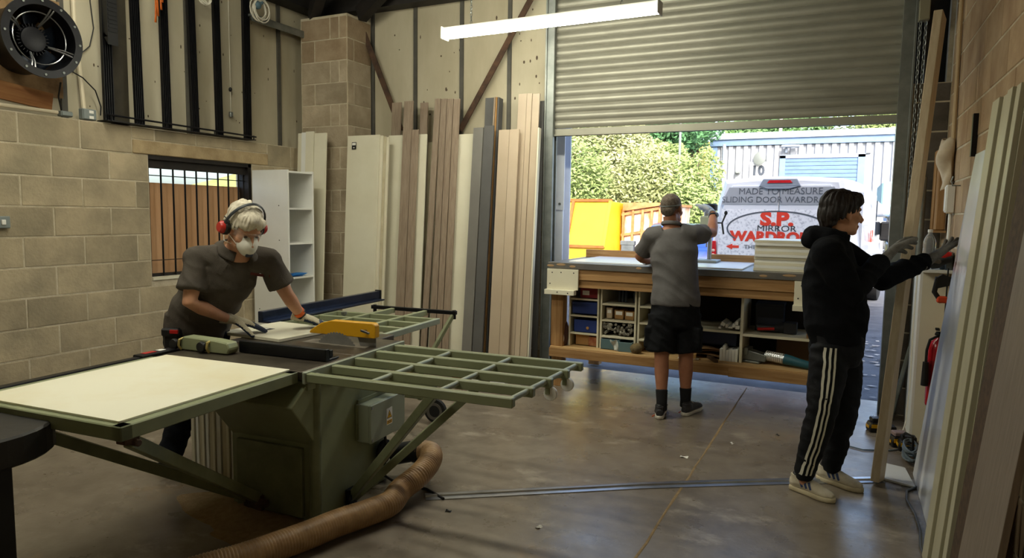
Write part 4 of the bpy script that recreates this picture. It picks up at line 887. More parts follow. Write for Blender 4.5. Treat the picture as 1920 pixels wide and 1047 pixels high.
k = MB(); k.grid(lambda u, v: V((-1.2 + u * .17, BY0 + .02 + v * .06, .381 + .012 * math.sin(5 * u + 4 * v) ** 2)), 6, 4); o = k.build('paper_scrap', m_paper); o.modifiers.new('t', 'SOLIDIFY').thickness = .001; tag(o, 'crumpled white paper on the bench bottom ledge', 'paper')
k = MB(); k.box((-.93, BY0 + .1, .392), (.03, .2, .025), .5); tag(k.build('timber_strip', M('dark_strip', '#54402f', .7)), 'dark wooden strip lying aslant on the bench ledge', 'strip')
# power tool with blue body on bottom shelf
pt = thing('biscuit_jointer', 'blue and grey power tool lying on bottom shelf at bench right', 'power tool', (-.45, BY0 + .17, .379), R(-14))
k = MB(); k.prism([(-.25, .02), (-.06, .02), (-.05, .05), (-.06, .075), (-.2, .10), (-.25, .09)], (0, -.05, 0), (1, 0, 0), (0, 0, 1), (0, .1, 0)); k.bx((-.27, -.07, .0), (-.1, .07, .018)); k.bx((-.24, -.06, .06), (-.2, .06, .12)); k.build('base_fence', m_galv, pt, bevel=.004)
k = MB(); k.tube([(-.07, 0, .07), (0.08, 0, .06)], [.038, .04], 18)
k.build('gear_head', m_alu, pt, smooth=40)
for i in range(9): k = MB(); k.lathe([(.030, 0), (.0415, 0), (.0415, .006), (.030, .006)], (-.065 + i * .0155, 0, .069 - i * .001), (1, 0, -.05), 18, closed=True); k.build('cooling_ring', m_whitep, pt, smooth=40)
k = MB(); k.tube([(.08, 0, .06), (.13, 0, .055), (.2, 0, .045), (.26, 0, .038), (.3, 0, .034)], [.043, .04, .034, .032, .02], 16); k.build('body', M('tool_teal', '#1f5563', .45), pt, smooth=50)
k = MB(); k.tube([(.3, 0, .034), (.33, .03, .02), (.28, .08, .012), (.1, .12, .012)], .005, 6); k.build('flex', m_cable, pt, smooth=True)
t = thing('cordless_tool', 'dark tool with red trim on upper right shelf under bench', 'power tool', (-.45, SY + .2, .622))
k = MB(); k.tube([(-.16, -.05, .04), (-.02, -.03, .04), (.06, 0, .05)], [.028, .03, .045], 12); k.box((.1, .0, .05), (.1, .12, .09)); k.build('body', M('tool_dark', '#26262a', .5), t, smooth=40, bevel=.004)
k = MB(); k.tube([(-.15, -.082, .03), (-.02, -.066, .04)], .012, 8); k.build('grip', m_red, t, smooth=True)
boxthing('drill_case', (-.52, SY + .32, .74), (.22, .2, .23), M('dark_navy_case', '#161c2c', .5), 'dark navy tool case at back of upper right shelf', 'case', lid=True)
k = MB(); k.box((-.15, SY + .08, .646), (.14, .13, .045)); tag(k.build('timber_offcut', m_timber, bevel=.003), 'brown timber offcut on upper right shelf near standing worker', 'offcut')
boxthing('cardboard_box', (-.25, SY + .38, .475), (.42, .15, .19), M('dull_card', '#6c5640', .85), 'dull flat cardboard box at back of the lower right shelf')
# --- on the worktop
k = MB(); k.bx((-2.22, BY0 + .08, BT + .0005), (-.72, BY0 + .95, BT + .0125)); k.build
o = k.build('white_sheet', M('pale_sheet', '#e6eaf2', .25, 0, '#dfe4ee', 2, 0, 0, None, .5), bevel=.001); tag(o, 'large pale sheet lying flat on the workbench top', 'board')
for i, (x0, x1, y) in enumerate(((-2.40, -1.36, 6.56), (-1.18, -.35, 6.56))):
    k = MB(); k.bx((x0 + .03, y + .09, BT + .0005), (x1, y + .135, BT + .075)); o = k.build('timber_rail', m_timber, bevel=.003); tag(o, ['timber stop rail on bench rear edge, left of bench worker', 'timber stop rail on bench rear edge, right of bench worker'][i], 'rail')
n = 11
for i in range(n):
    k = MB(); k.bx((-.638 + random.uniform(-.006, .004), BY0 + .12 + random.uniform(-.01, .01), BT + .001 + i * .0225), (-.02, BY0 + .72, BT + .001 + i * .0225 + .0215)); o = k.build('stacked_board', (m_cream, m_white)[i % 2], bevel=.0012)
    tag(o, 'cream board number %s from the bottom in stack on bench right end' % ['one', 'two', 'three', 'four', 'five', 'six', 'seven', 'eight', 'nine', 'ten', 'eleven'][i] if i not in (0, n - 1) else ('bottom cream board of the stack on bench right end' if i == 0 else 'topmost cream board of the stack on bench right end'), 'board', 'board stack on the bench')
# bench drill standing behind the worker
dr = thing('pillar_drill', 'grey bench pillar drill with black motor beside bench worker raised hand', 'drill', (-1.11, 6.42, BT + .014))
k = MB(); k.bx((-.10, -.12, 0), (.10, .14, .022)); k.build('base', m_galv, dr, bevel=.006)
k = MB(); k.cyl((.0, .09, .02), (.0, .09, .46), .02, 16); k.build('column', m_steel, dr, smooth=True)
k = MB(); k.bx((-.06, -.12, .31), (.06, .12, .42)); k.build('head', m_greenl, dr, bevel=.012, bseg=2)
k = MB(); k.lathe([(0, 0), (.055, 0), (.055, .09), (.062, .095), (.062, .125), (.05, .135), (0, .138)], (0, .03, .38), (0, 0, 1), 20); mo = k.build('motor', m_alu, dr, smooth=40)
k = MB(); k.lathe([(.066, .0), (.066, .05), (.055, .062), (0, .064)], (0, .03, .47), (0, 0, 1), 20); k.build('motor_cap', m_blackp, mo, smooth=40)
k = MB(); k.cyl((0, -.08, .31), (0, -.08, .22), .018, 12); k.cyl((0, -.08, .22), (0, -.08, .14), .006, 8); k.build('chuck', m_steel, dr, smooth=True)
k = MB(); k.tube([(.06, -.02, .36), (.12, -.03, .36), (.15, -.03, .44)], .008, 8); k.tube([(.12, -.03, .36), (.14, -.05, .26)], .008, 8); k.ell((.15, -.03, .45), (.015, .015, .02)); k.build('feed_lever', m_blackp, dr, smooth=True)
k = MB(); k.bx((-.22, -.03, .18), (-.13, .1, .2)); k.bx((-.15, .06, .0), (-.13, .09, .2)); k.bx((-.235, -.02, .0), (-.215, .0, .18)); k.build('side_table', m_galv, dr, bevel=.002)

# ================================================================== people
from mathutils.bvhtree import BVHTree
def rem(k, name, mats, parent=None, vox=.008, sm=6, disp=None, matfn=None):
    """fuse the collected volumes into one continuous skin"""
    me0 = k.mesh(name + '_src'); ob = bpy.data.objects.new(name + '_src', me0); COL.objects.link(ob)
    m = ob.modifiers.new('r', 'REMESH'); m.mode = 'VOXEL'; m.voxel_size = vox
    if sm: q = ob.modifiers.new('s', 'SMOOTH'); q.iterations = sm; q.factor = .5
    dg = bpy.context.evaluated_depsgraph_get(); me = bpy.data.meshes.new_from_object(ob.evaluated_get(dg)); bpy.data.objects.remove(ob); bpy.data.meshes.remove(me0)
    me.name = name; me.materials.clear()
    for q in (mats if isinstance(mats, (list, tuple)) else [mats]): me.materials.append(q)
    if disp:
        nn = [v.normal.copy() for v in me.vertices]
        for v, n_ in zip(me.vertices, nn): v.co += n_ * disp(v.co, n_)
    if matfn:
        for p in me.polygons: p.material_index = matfn(p.center, p.normal)
    me.shade_smooth()
    return link(name, me, parent, True if parent is not None else False)
def N3(co, a, b_, c_, s_=0): return noise.noise(V((co.x * a + s_, co.y * b_ + s_ * .7, co.z * c_)))
def folds(amp, a=7, b_=7, c_=22, s_=0, tilt=0):
    def f(co, n_):
        q = V((co.x + co.z * tilt, co.y + co.z * tilt * .6, co.z + (co.x + co.y) * .5))
        r_ = 1 - abs(noise.noise(V((q.x * a + s_, q.y * b_, q.z * c_)))) * 2
        return amp * (r_ - .45) * .8 + amp * .7 * noise.noise(V((co.x * 9 + s_, co.y * 9, co.z * 7)))
    return f
def frame(f, u):
    f = V(f).normalized(); u = V(u); r_ = f.cross(u).normalized(); u = r_.cross(f).normalized()
    return Matrix((r_, f, u)).transposed()          # columns: right, forward, up
def add_head(k, O, Rm, s=1.0, ears=True):
    O = V(O); E = lambda ce, ra: k.ell(O + Rm @ (V(ce) * s), [q * s for q in ra], Rm, 20, 14)
    E((0, -.018, .035), (.073, .096, .086)); E((0, .022, .03), (.066, .07, .075)); E((0, .03, -.045), (.056, .062, .072)); E((0, .07, -.098), (.026, .024, .02))
    E((0, .080, .032), (.05, .018, .014)); E((0, .088, -.064), (.026, .014, .007)); E((0, .086, -.077), (.022, .014, .008))
    for x in (-1, 1):
        E((x * .036, .062, -.022), (.027, .03, .027)); E((x * .045, .02, -.075), (.02, .045, .03))
        if ears: E((x * .077, -.005, -.004), (.009, .02, .031)); E((x * .072, .004, -.02), (.01, .012, .02))
    k.tube([O + Rm @ (V(p) * s) for p in ((0, .088, .022), (0, .106, -.006), (0, .119, -.026), (0, .108, -.04))], [.009 * s, .011 * s, .0155 * s, .013 * s], 10)
def hand(k, wr, kn, pn, s=1.0, curl=(.25, .3, .3, .35), thumb=1, tcurl=.3, spread=.08, cuff=.06):
    """palm + four fingers + thumb; pn = palm normal; thumb=+1/-1 side along d x pn"""
    wr = V(wr); kn = V(kn); d = (kn - wr).normalized(); pn = V(pn); pn = (pn - d * pn.dot(d)).normalized(); sd_ = d.cross(pn) * thumb
    L = (kn - wr).length
    if cuff: k.tube([wr - d * cuff, wr - d * cuff * .4, wr], [(.037 * s, .031 * s), (.033 * s, .027 * s), (.031 * s, .024 * s)], 14, side=sd_)
    k.tube([wr, wr + d * L * .35, wr + d * L * .75, kn + d * .008], [(.031 * s, .022 * s), (.04 * s, .02 * s), (.044 * s, .018 * s), (.041 * s, .014 * s)], 14, side=sd_)
    for i, (o, ln) in enumerate(((.032, .076), (.0105, .086), (-.0115, .081), (-.033, .064))):
        p = kn + sd_ * o * s - d * .006; a_ = 0; pts = [p]; dr = (d + sd_ * spread * (1.2 - i * .8)).normalized()
        for j, fr_ in enumerate((.44, .32, .24)):
            a_ += curl[i] * (.7, 1.0, .8)[j]; q = dr * math.cos(a_) + pn * math.sin(a_); p = p + q * ln * fr_ * s; pts.append(p)
        k.tube(pts, [.0112 * s, .0108 * s, .0098 * s, .0085 * s], 10); k.ell(pts[-1], [.0085 * s] * 3, seg=10, rings=6)
    p = wr + d * L * .28 + sd_ * .028 * s; dr = (d * .62 + sd_ * .75 + pn * .25).normalized(); pts = [p]; a_ = 0
    for fr_ in (.04, .034, .028):
        q = (dr * math.cos(a_) + (d * .6 + pn * .6 - sd_ * .2).normalized() * math.sin(a_)).normalized(); p = p + q * fr_ * s; pts.append(p); a_ += tcurl
    k.tube(pts, [.0165 * s, .0135 * s, .012 * s, .010 * s], 10); k.ell(pts[-1], [.010 * s] * 3, seg=10, rings=6)
def shoe(parent, heel, toe, ank, m_up, m_sole, stripes=None, wd=.048, name='shoe'):
    heel = V(heel); toe = V(toe); heel.z = toe.z = 0; d = (toe - heel).normalized(); L = (toe - heel).length; sd_ = V((d.y, -d.x, 0)); ank = V(ank)
    P_ = lambda a_, z, o=0: heel + d * L * a_ + sd_ * o + V((0, 0, z))
    k = MB(); out = [(0, .0), (.05, .62), (.2, .72), (.45, .74), (.7, .98), (.88, .8), (.97, .45), (1, .0)]
    poly = [P_(a_, .002, wd * w_) for a_, w_ in out] + [P_(a_, .002, -wd * w_) for a_, w_ in reversed(out[1:-1])]
    n = len(poly); vs = poly + [p + V((0, 0, .026 if True else 0)) for p in poly]; k.add(vs, [list(range(n))[::-1], list(range(n, 2 * n))] + [(i, (i + 1) % n, (i + 1) % n + n, i + n) for i in range(n)])
    so = k.build('sole', m_sole, parent, bevel=.004, smooth=60, world=True)
    k = MB(); k.tube([P_(.03, .045), P_(.14, .05), P_(.32, .052), P_(.5, .05), P_(.7, .042), P_(.86, .036), P_(.96, .032)], [(.022, .028), (wd * .68, .04), (wd * .72, .045), (wd * .76, .04), (wd * .9, .028), (wd * .78, .022), (wd * .4, .014)], 16, side=sd_)
    k.tube([P_(.22, .05), P_(.2, .085), P_(.19, .105)], [(.042, .055), (.036, .046), (.037, .047)], 16, side=sd_)
    k.tube([P_(.3, .08), P_(.48, .07), P_(.6, .055)], [(.028, .018), (.026, .016), (.024, .012)], 12, side=sd_)
    up = rem(k, name, m_up, parent, .005, 4)
    k = MB(); k.ell(P_(.19, .103), (.032, .04, .012)); k.build('shoe_opening', m_blackp, up, smooth=True, world=True)
    k = MB()
    for i in range(5):
        a_ = .36 + i * .062; z = .098 - i * .008; k.tube([P_(a_, z - .004, -.024), P_(a_ + .01, z + .004, 0), P_(a_, z - .004, .024)], .0035, 6)
    tag(k.build('laces', m_sole, up, smooth=True, world=True), kind='stuff')
    return up, P_
def strip_on(target, parent, pts, out, wid, mat, name='stripe', off=.0025, axis=None):
    """ribbon projected onto a garment from outside along -out"""
    me = target.data; inv = target.matrix_world
    bv = BVHTree.FromPolygons([v.co.copy() for v in me.vertices], [list(p.vertices) for p in me.polygons]); out = V(out).normalized(); vs = []; n = len(pts)
    for i, p in enumerate(pts):
        p = V(p); d = (V(pts[min(i + 1, n - 1)]) - V(pts[max(i - 1, 0)])).normalized(); sd_ = d.cross(out).normalized()
        for s_ in (-1, 0, 1):
            hit = bv.ray_cast(p + out * .4 + sd_ * s_ * wid / 2, -out, .8); q = hit[0] if hit[0] is not None else p + sd_ * s_ * wid / 2
            vs.append(q + out * off)
    k = MB(); k.add(vs, [(i * 3 + j, i * 3 + j + 1, i * 3 + j + 4, i * 3 + j + 3) for i in range(n - 1) for j in (0, 1)])
    o = k.build(name, mat, parent, smooth=True, world=True); return o
def pl(*ps): return [V(p) for p in ps]
def lerp(a, b_, t): return V(a).lerp(V(b_), t)
def dense(pts, n=8): return catmull([V(p) for p in pts], n)
def spine_side(J): return (V(J['lsh']) - V(J['rsh'])).normalized()

m_skin = M('skin', '#c39274', .55, 0, '#b68265', 12, 0, .05, 80, .35)
m_skin2 = M('skin_tanned', '#a9755a', .55, 0, '#9a674d', 12, 0, .05, 80, .35)
def body(J, name, label, mat, hf, hu, hs=1.0, ears=True, bare_hands=False):
    """one continuous skin for the whole person"""
    S_ = spine_side(J); k = MB(); Rm = frame(hf, hu)
    k.tube(pl(J['crotch'], J['pelvis'], J['waist'], J['chest'], J['shc'], J['neck']), [(.12, .085), (.15, .105), (.135, .10), (.155, .11), (.14, .085), (.06, .06)], 20, side=S_)
    k.tube(pl(lerp(J['shc'], J['neck'], .5), J['neck'], V(J['head']) + Rm @ V((0, -.025, -.05))), [.068, .058, .056], 16)
    for s_ in 'rl':
        k.ell(J[s_ + 'sh'], (.062, .062, .062)); k.tube(pl(lerp(J[s_ + 'sh'], J['shc'], .5), J[s_ + 'sh'], lerp(J[s_ + 'sh'], J[s_ + 'el'], .5), J[s_ + 'el'], lerp(J[s_ + 'el'], J[s_ + 'wr'], .3), lerp(J[s_ + 'el'], J[s_ + 'wr'], .75), J[s_ + 'wr']), [.06, .057, .05, .042, .043, .033, .028], 14)
        k.tube(pl(J[s_ + 'hip'], lerp(J[s_ + 'hip'], J[s_ + 'kne'], .4), J[s_ + 'kne'], lerp(J[s_ + 'kne'], J[s_ + 'ank'], .3), lerp(J[s_ + 'kne'], J[s_ + 'ank'], .75), J[s_ + 'ank']), [.086, .078, .056, .056, .04, .036], 16)
        k.ell(V(J[s_ + 'ank']) + V((0, 0, -.03)), (.035, .035, .04))
    add_head(k, J['head'], Rm, hs, ears)
    o = rem(k, name, mat, None, .0065, 4); tag(o, label, 'person'); return o, Rm

# ---------------------------------------------------------------- worker at the saw
J = dict(pelvis=(-3.529, 2.90, .80), crotch=(-3.535, 2.90, .70), waist=(-3.475, 2.905, .985), chest=(-3.285, 2.90, 1.195), shc=(-3.225, 2.905, 1.285), neck=(-3.17, 2.885, 1.345), head=(-3.085, 2.862, 1.468),
         rsh=(-3.34, 2.755, 1.285), rel=(-3.315, 2.672, 1.045), rwr=(-3.300, 2.93, .915), lsh=(-3.12, 3.075, 1.265), lel=(-3.075, 3.175, 1.06), lwr=(-3.095, 3.325, .895),
         rhip=(-3.55, 2.81, .77), rkne=(-3.45, 2.76, .43), rank=(-3.62, 2.74, .09), lhip=(-3.54, 2.99, .77), lkne=(-3.46, 3.06, .43), lank=(-3.66, 3.08, .09))
hf = V((.84, -.24, -.66)); hu = V((.5, -.1, .85))
p1, H1 = body(J, 'person', 'grey-haired worker in dark polo, ear defenders and mask leaning over saw', m_skin, hf, hu, 1.1, ears=True)
hc_ = V(J['head']); hl = lambda x, y, z: hc_ + H1 @ (V((x, y, z)) * 1.1)
m_polo = M('polo_dark_grey', '#57514a', .9, 0, '#4b453f', 8, 0, .25, 180, .15)
S_ = spine_side(J); k = MB()
k.tube(pl((-3.55, 2.90, .80), (-3.53, 2.90, .87), J['waist'], (-3.37, 2.905, 1.10), J['chest'], J['shc'], lerp(J['shc'], J['neck'], .55)), [(.185, .145), (.195, .16), (.185, .16), (.18, .145), (.185, .135), (.165, .10), (.085, .08)], 24, side=S_)
for s_ in 'rl':
    e = lerp(J[s_ + 'sh'], J[s_ + 'el'], .72); k.ell(J[s_ + 'sh'], (.078, .078, .074)); k.tube(pl(lerp(J['shc'], J[s_ + 'sh'], .45), J[s_ + 'sh'], lerp(J[s_ + 'sh'], e, .5), e), [.09, .08, .077, .082], 18)
pol = rem(k, 'polo_shirt', m_polo, p1, .008, 6, folds(.012, 6, 6, 12, 3, .5))
# collar and placket
k = MB(); n0 = V(J['neck']); nd = (V(J['head']) - n0).normalized(); x_ = S_; y_ = nd.cross(x_)
for q0, q1, lift in ((.15, math.pi - .15, 0), (math.pi + .1, 2 * math.pi - .1, 0)):
    pass
def coll(u, v):
    a_ = R(-62) + u * R(304); r_ = .074 + .038 * v; fwd = V((.83, -.2, -.3)).normalized()
    side = x_; back = -(fwd - nd * fwd.dot(nd)).normalized()
    return n0 + nd * (.022 - .042 * v) + (back * math.sin(a_) + side * math.cos(a_)) * r_
k.grid(coll, 30, 4); o = k.build('collar', m_polo, p1, smooth=True, world=True); o.modifiers.new('t', 'SOLIDIFY').thickness = .006
cf = V((.80, -.45, .35)).normalized()
strip_on(pol, p1, [lerp(J['neck'], J['waist'], t) + V((.02, -.03, 0)) for t in (.12, .2, .3, .4, .5)], V((.72, -.62, .3)), .028, m_polo, 'placket', .004)
strip_on(pol, p1, [lerp((-3.20, 3.0, 1.19), (-3.10, 3.06, 1.175), t) for t in (0, .33, .66, 1)], V((.78, -.6, .1)), .016, M('red_embroidery', '#5e2a26', .9), 'embroidered_logo', .003)
m_jean = M('navy_work_trousers', '#20242c', .9, 0, '#171b22', 9, 0, .3, 160, .15)
k = MB(); k.tube(pl((-3.545, 2.90, .68), (-3.54, 2.90, .76), (-3.53, 2.90, .84), (-3.515, 2.90, .89)), [(.16, .12), (.19, .14), (.188, .148), (.178, .14)], 22, side=S_)
for s_ in 'rl': k.tube(pl(J[s_ + 'hip'], lerp(J[s_ + 'hip'], J[s_ + 'kne'], .5), J[s_ + 'kne'], lerp(J[s_ + 'kne'], J[s_ + 'ank'], .5), V(J[s_ + 'ank']) + V((0, 0, -.02))), [.108, .098, .082, .075, .072], 18)
rem(k, 'work_trousers', m_jean, p1, .009, 5, folds(.010, 9, 9, 13, 5))
k = MB(); q = V((-3.52, 2.72, .80)); k.box(q, (.10, .05, .14), R(20)); k.box(q + V((0, -.01, .05)), (.11, .055, .05), R(20)); ph = k.build('belt_pouch', m_blackp, p1, bevel=.01, world=True)
k = MB(); k.box(q + V((.05, -.035, .06)), (.05, .012, .022), R(20)); k.build('red_tag', m_red, ph, bevel=.002, world=True)
m_boot = M('black_boot', '#191817', .6)
for s_ in 'rl': a_ = V(J[s_ + 'ank']); shoe(p1, a_ + V((-.08, 0, 0)), a_ + V((.2, -.02 if s_ == 'r' else .02, 0)), a_, m_boot, m_rubber, name='boot')
# gloves: knitted backs, navy dipped palms
m_knit = M('glove_knit', '#c9c0a8', .95, 0, '#b3aa91', 20, 0, .4, 220, .1); m_dip = M('glove_navy', '#1c2a44', .6, 0, '#16223a', 12)
def glove(wr, kn, pn, name='glove', mats=(m_knit, m_dip), par=p1, **kw):
    k = MB(); hand(k, wr, kn, pn, **kw); wr = V(wr); kn = V(kn); pn = V(pn).normalized(); d = (kn - wr).normalized(); L = (kn - wr).length
    return rem(k, name, list(mats), par, .0042, 3, lambda co, n_: .0012 * N3(co, 60, 60, 60), (lambda ce, n_: 1 if ((ce - wr).dot(d) > L * .2 and (n_.dot(pn) > -.15 or (ce - kn).dot(d) > .022)) else 0) if len(mats) > 1 else None)
glove((-3.300, 2.945, .915), (-3.245, 3.035, .880), (-.05, .05, -1), s=1.32, curl=(.12, .12, .15, .18), thumb=-1)
glove((-3.095, 3.325, .897), (-3.035, 3.385, .866), (0, .1, -1), s=1.28, curl=(.18, .18, .2, .25), thumb=1)
k = MB(); w_ = lerp(J['lel'], J['lwr'], .80); wd = (V(J['lwr']) - V(J['lel'])).normalized(); k.tube([w_ - wd * .012, w_ + wd * .012], .037, 18); k.build('orange_wristband', M('orange_band', '#e2641c', .5), p1, smooth=40, world=True)
k = MB(); q = lerp(J['lel'], J['lwr'], .9); k.tube([q - wd * .008, q + wd * .008], .036, 18); k.lathe([(0, 0), (.018, 0), (.018, .01), (0, .011)], q + V((.02, -.005, .025)), (.5, -.2, .7), 16); k.build('watch', m_blackp, p1, smooth=40, world=True)
# hair, mask, goggles, ear defenders
m_greyhair = M('grey_blond_hair', '#d9d0bd', .6, 0, '#b8ae99', 30, 0, .5, 90, .4, stretch=(1, 1, .3))
def hdisp(Rm, O, amp, fr=42):
    def f(co, n_):
        q = Rm.transposed() @ (co - O); a_ = math.atan2(q.x, q.y); return amp * (noise.noise(V((a_ * 7, q.z * 9, q.y * 9))) + .6 * noise.noise(V((q.x * fr * 1.6, q.y * fr * .5, q.z * fr * .5))))
    return f
k = MB(); E = lambda ce, ra: k.ell(hl(*ce), [q * 1.1 for q in ra], H1, 20, 14)
E((0, -.025, .052), (.084, .104, .084)); E((0, -.075, .0), (.072, .046, .07)); E((.015, .045, .088), (.062, .05, .035)); E((.03, .07, .07), (.045, .028, .03)); E((-.03, .06, .075), (.042, .03, .03)); E((.066, .0, .04), (.016, .05, .04)); E((-.066, .0, .04), (.016, .05, .04))
rem(k, 'hair', m_greyhair, p1, .005, 3, hdisp(H1, hc_, .009))
m_mask = M('mask_white', '#e6e2d8', .8, 0, '#d9d4c8', 10, 0, .1, 120)
k = MB(); k.grid(lambda u, v: hl(*(lambda a_, b_: (.055 * math.sin(a_) * math.cos(b_), .062 + .074 * math.cos(a_) * math.cos(b_) ** .8, -.038 + .062 * math.sin(b_) - .012 * math.cos(a_)))((u - .5) * 3.0, (v - .5) * 2.7)), 18, 14)
mk = k.build('dust_mask', m_mask, p1, smooth=True, world=True); mk.modifiers.new('t', 'SOLIDIFY').thickness = .004
k = MB(); k.box(hl(0, .128, -.078), (.042, .014, .022), H1); k.build('valve', M('valve_navy', '#222a3c', .5), mk, bevel=.004, world=True)
for zz in (-.03, -.085):
    for x in (-1, 1):
        k = MB(); k.tube([hl(x * .05, .06, -.05 + zz * .2), hl(x * .08, 0, zz + .0), hl(x * .05, -.1, zz + .02)], .0022, 6); k.build('mask_strap', m_whitep, mk, world=True)
m_lens = M('clear_lens', '#f0f2f4', .05, 0, trans=.9, ior=1.1, alpha=.45)
k = MB(); k.grid(lambda u, v: hl(*(lambda a_: (.075 * math.sin(a_), .035 + .068 * math.cos(a_), .038 - .045 * v))((u - .5) * 2.9)), 20, 3); gg = k.build('safety_glasses', m_lens, p1, smooth=True, world=True); gg.modifiers.new('t', 'SOLIDIFY').thickness = .0025
k = MB()
for x in (-1, 1): k.tube([hl(x * .074, .035, .03), hl(x * .083, -.03, .03), hl(x * .08, -.075, .015)], .003, 6)
k.build('glasses_arm', m_blackp, gg, smooth=True, world=True)
for x in (-1, 1):
    k = MB(); k.ell(hl(x * .03, .086, .008), (.012, .006, .007), H1, 10, 8); k.build('eye', M('eye_dark', '#3a2c24', .3), p1, smooth=True, world=True)
    k = MB(); k.lathe([(.0, .0), (.036, 0), (.042, .008), (.042, .026), (.036, .032), (0, .032)], hl(x * .078, -.012, -.008), H1 @ V((x, 0, .05)), 20); ed = k.build('ear_defender', m_blackp, p1, smooth=40, world=True)
    k = MB(); k.lathe([(0, .03), (.036, .03), (.036, .042), (.026, .056), (0, .058)], hl(x * .078, -.012, -.008), H1 @ V((x, 0, .05)), 20); k.build('red_cup', M('ear_cup_red', '#b32a22', .35), ed, smooth=40, world=True)
k = MB(); k.tube([hl(.108 * math.cos(a_), -.012 + .012 * math.sin(a_), .0 + .155 * math.sin(a_)) for a_ in [math.pi * i / 18 for i in range(19)]], [(.011, .005)] * 19, 8, side=H1 @ V((0, 1, 0))); k.build('headband', M('band_grey', '#2e3236', .45), p1, smooth=True, world=True)

# ---------------------------------------------------------------- worker at the bench
J = dict(crotch=(-1.165, 5.40, .72), pelvis=(-1.165, 5.40, .86), waist=(-1.178, 5.415, 1.05), chest=(-1.205, 5.434, 1.30), shc=(-1.222, 5.44, 1.43), neck=(-1.232, 5.445, 1.50), head=(-1.238, 5.47, 1.625),
         lsh=(-1.375, 5.40, 1.405), lel=(-1.50, 5.53, 1.235), lwr=(-1.47, 5.73, 1.19), rsh=(-1.075, 5.49, 1.43), rel=(-.955, 5.70, 1.445), rwr=(-.985, 5.87, 1.60),
         lhip=(-1.255, 5.35, .80), lkne=(-1.237, 5.30, .46), lank=(-1.208, 5.235, .10), rhip=(-1.082, 5.44, .80), rkne=(-1.072, 5.42, .455), rank=(-1.062, 5.42, .10))
hf = V((.25, 1, -.06)); hu = V((0, .05, 1))
p2, H2 = body(J, 'person', 'worker in grey polo and black shorts seen from behind at bench', m_skin2, hf, hu, 1.0)
hc_ = V(J['head']); hl2 = lambda x, y, z, O=hc_: O + H2 @ V((x, y, z))
m_polo2 = M('polo_mid_grey', '#6c6a6a', .9, 0, '#605e5e', 8, 0, .25, 180, .15)
S_ = spine_side(J); k = MB()
k.tube(pl((-1.165, 5.395, .865), (-1.166, 5.40, .92), J['waist'], (-1.19, 5.425, 1.18), J['chest'], J['shc'], lerp(J['shc'], J['neck'], .6)), [(.19, .135), (.19, .14), (.178, .14), (.178, .135), (.188, .13), (.165, .095), (.075, .075)], 24, side=S_)
for s_, fr_ in (('r', .6), ('l', .72)):
    e = lerp(J[s_ + 'sh'], J[s_ + 'el'], fr_); k.ell(J[s_ + 'sh'], (.076, .076, .074)); k.tube(pl(lerp(J['shc'], J[s_ + 'sh'], .45), J[s_ + 'sh'], lerp(J[s_ + 'sh'], e, .5), e), [.088, .08, .076, .08], 18)
pol = rem(k, 'polo_shirt', m_polo2, p2, .008, 6, folds(.009, 4, 4, 9, 9, .25))
k = MB(); k.tube([V(J['neck']) + V((.07 * math.cos(a_), .068 * math.sin(a_), .012 - .012 * math.sin(a_))) for a_ in [2 * math.pi * i / 24 for i in range(24)]], [(.012, .016)] * 24, 8, closed=True); k.build('collar', m_polo2, p2, smooth=True, world=True)
m_short = M('black_shorts', '#1c1d20', .9, 0, '#131416', 9, 0, .3, 150, .15)
k = MB(); k.tube(pl((-1.165, 5.39, .70), (-1.165, 5.395, .78), (-1.165, 5.40, .86), (-1.165, 5.40, .92)), [(.175, .125), (.192, .14), (.185, .138), (.172, .125)], 22, side=S_)
for s_, xx in (('l', -.01), ('r', .01)): k.tube(pl(J[s_ + 'hip'], lerp(J[s_ + 'hip'], J[s_ + 'kne'], .45), lerp(J[s_ + 'hip'], J[s_ + 'kne'], .86) + V((xx, 0, 0))), [(.112, .11), (.112, .108), (.113, .105)], 18, side=(1, 0, 0))
for s_, sx_ in (('l', -1), ('r', 1)): k.box(lerp(J[s_ + 'hip'], J[s_ + 'kne'], .5) + V((sx_ * .095, -.02, 0)), (.05, .13, .16))
sh_ = rem(k, 'cargo_shorts', m_short, p2, .008, 5, folds(.012, 9, 9, 14, 2, .3))
m_sock = M('black_sock', '#17171a', .95); m_tr = M('charcoal_trainer', '#39373a', .8, 0, '#2d2b2e', 30, 0, .3, 150); m_trs = M('trainer_sole', '#cfc9bd', .7, 0, '#bdb5a6', 8)
for s_, toe in (('l', (-1.262, 5.47)), ('r', (-.985, 5.655))):
    k = MB(); a_ = V(J[s_ + 'ank']); k.tube(pl(a_ + V((0, 0, -.04)), a_ + V((0, 0, .02)), lerp(a_, J[s_ + 'kne'], .33)), [.044, .042, .048], 16); rem(k, 'sock', m_sock, p2, .006, 3)
    hl_ = a_ + V((-.0, -.075, 0)); up, P_ = shoe(p2, hl_, (*toe, 0), a_, m_tr, m_trs, wd=.05, name='trainer')
    k = MB(); k.box(P_(.12, .018, -.046), (.045, .004, .009), R(80)); k.build('orange_accent', M('orange_accent', '#e0673a', .5), up, world=True)
k = MB(); hand(k, J['rwr'], (-1.03, 5.95, 1.645), (-.75, .3, -.5), 1.2, (.5, .5, .5, .5), 1, .3, .05, 0); m_glb = M('glove_pale', '#c2c4c6', .9, 0, '#8fa0b8', 10)
rem(k, 'glove', m_glb, p2, .0045, 3)
k = MB(); hand(k, J['lwr'], (-1.40, 5.80, 1.185), (0, 0, -1), 1.2, (.2, .2, .2, .25), 1, .3, .08, .05); rem(k, 'glove', m_glb, p2, .0045, 3)
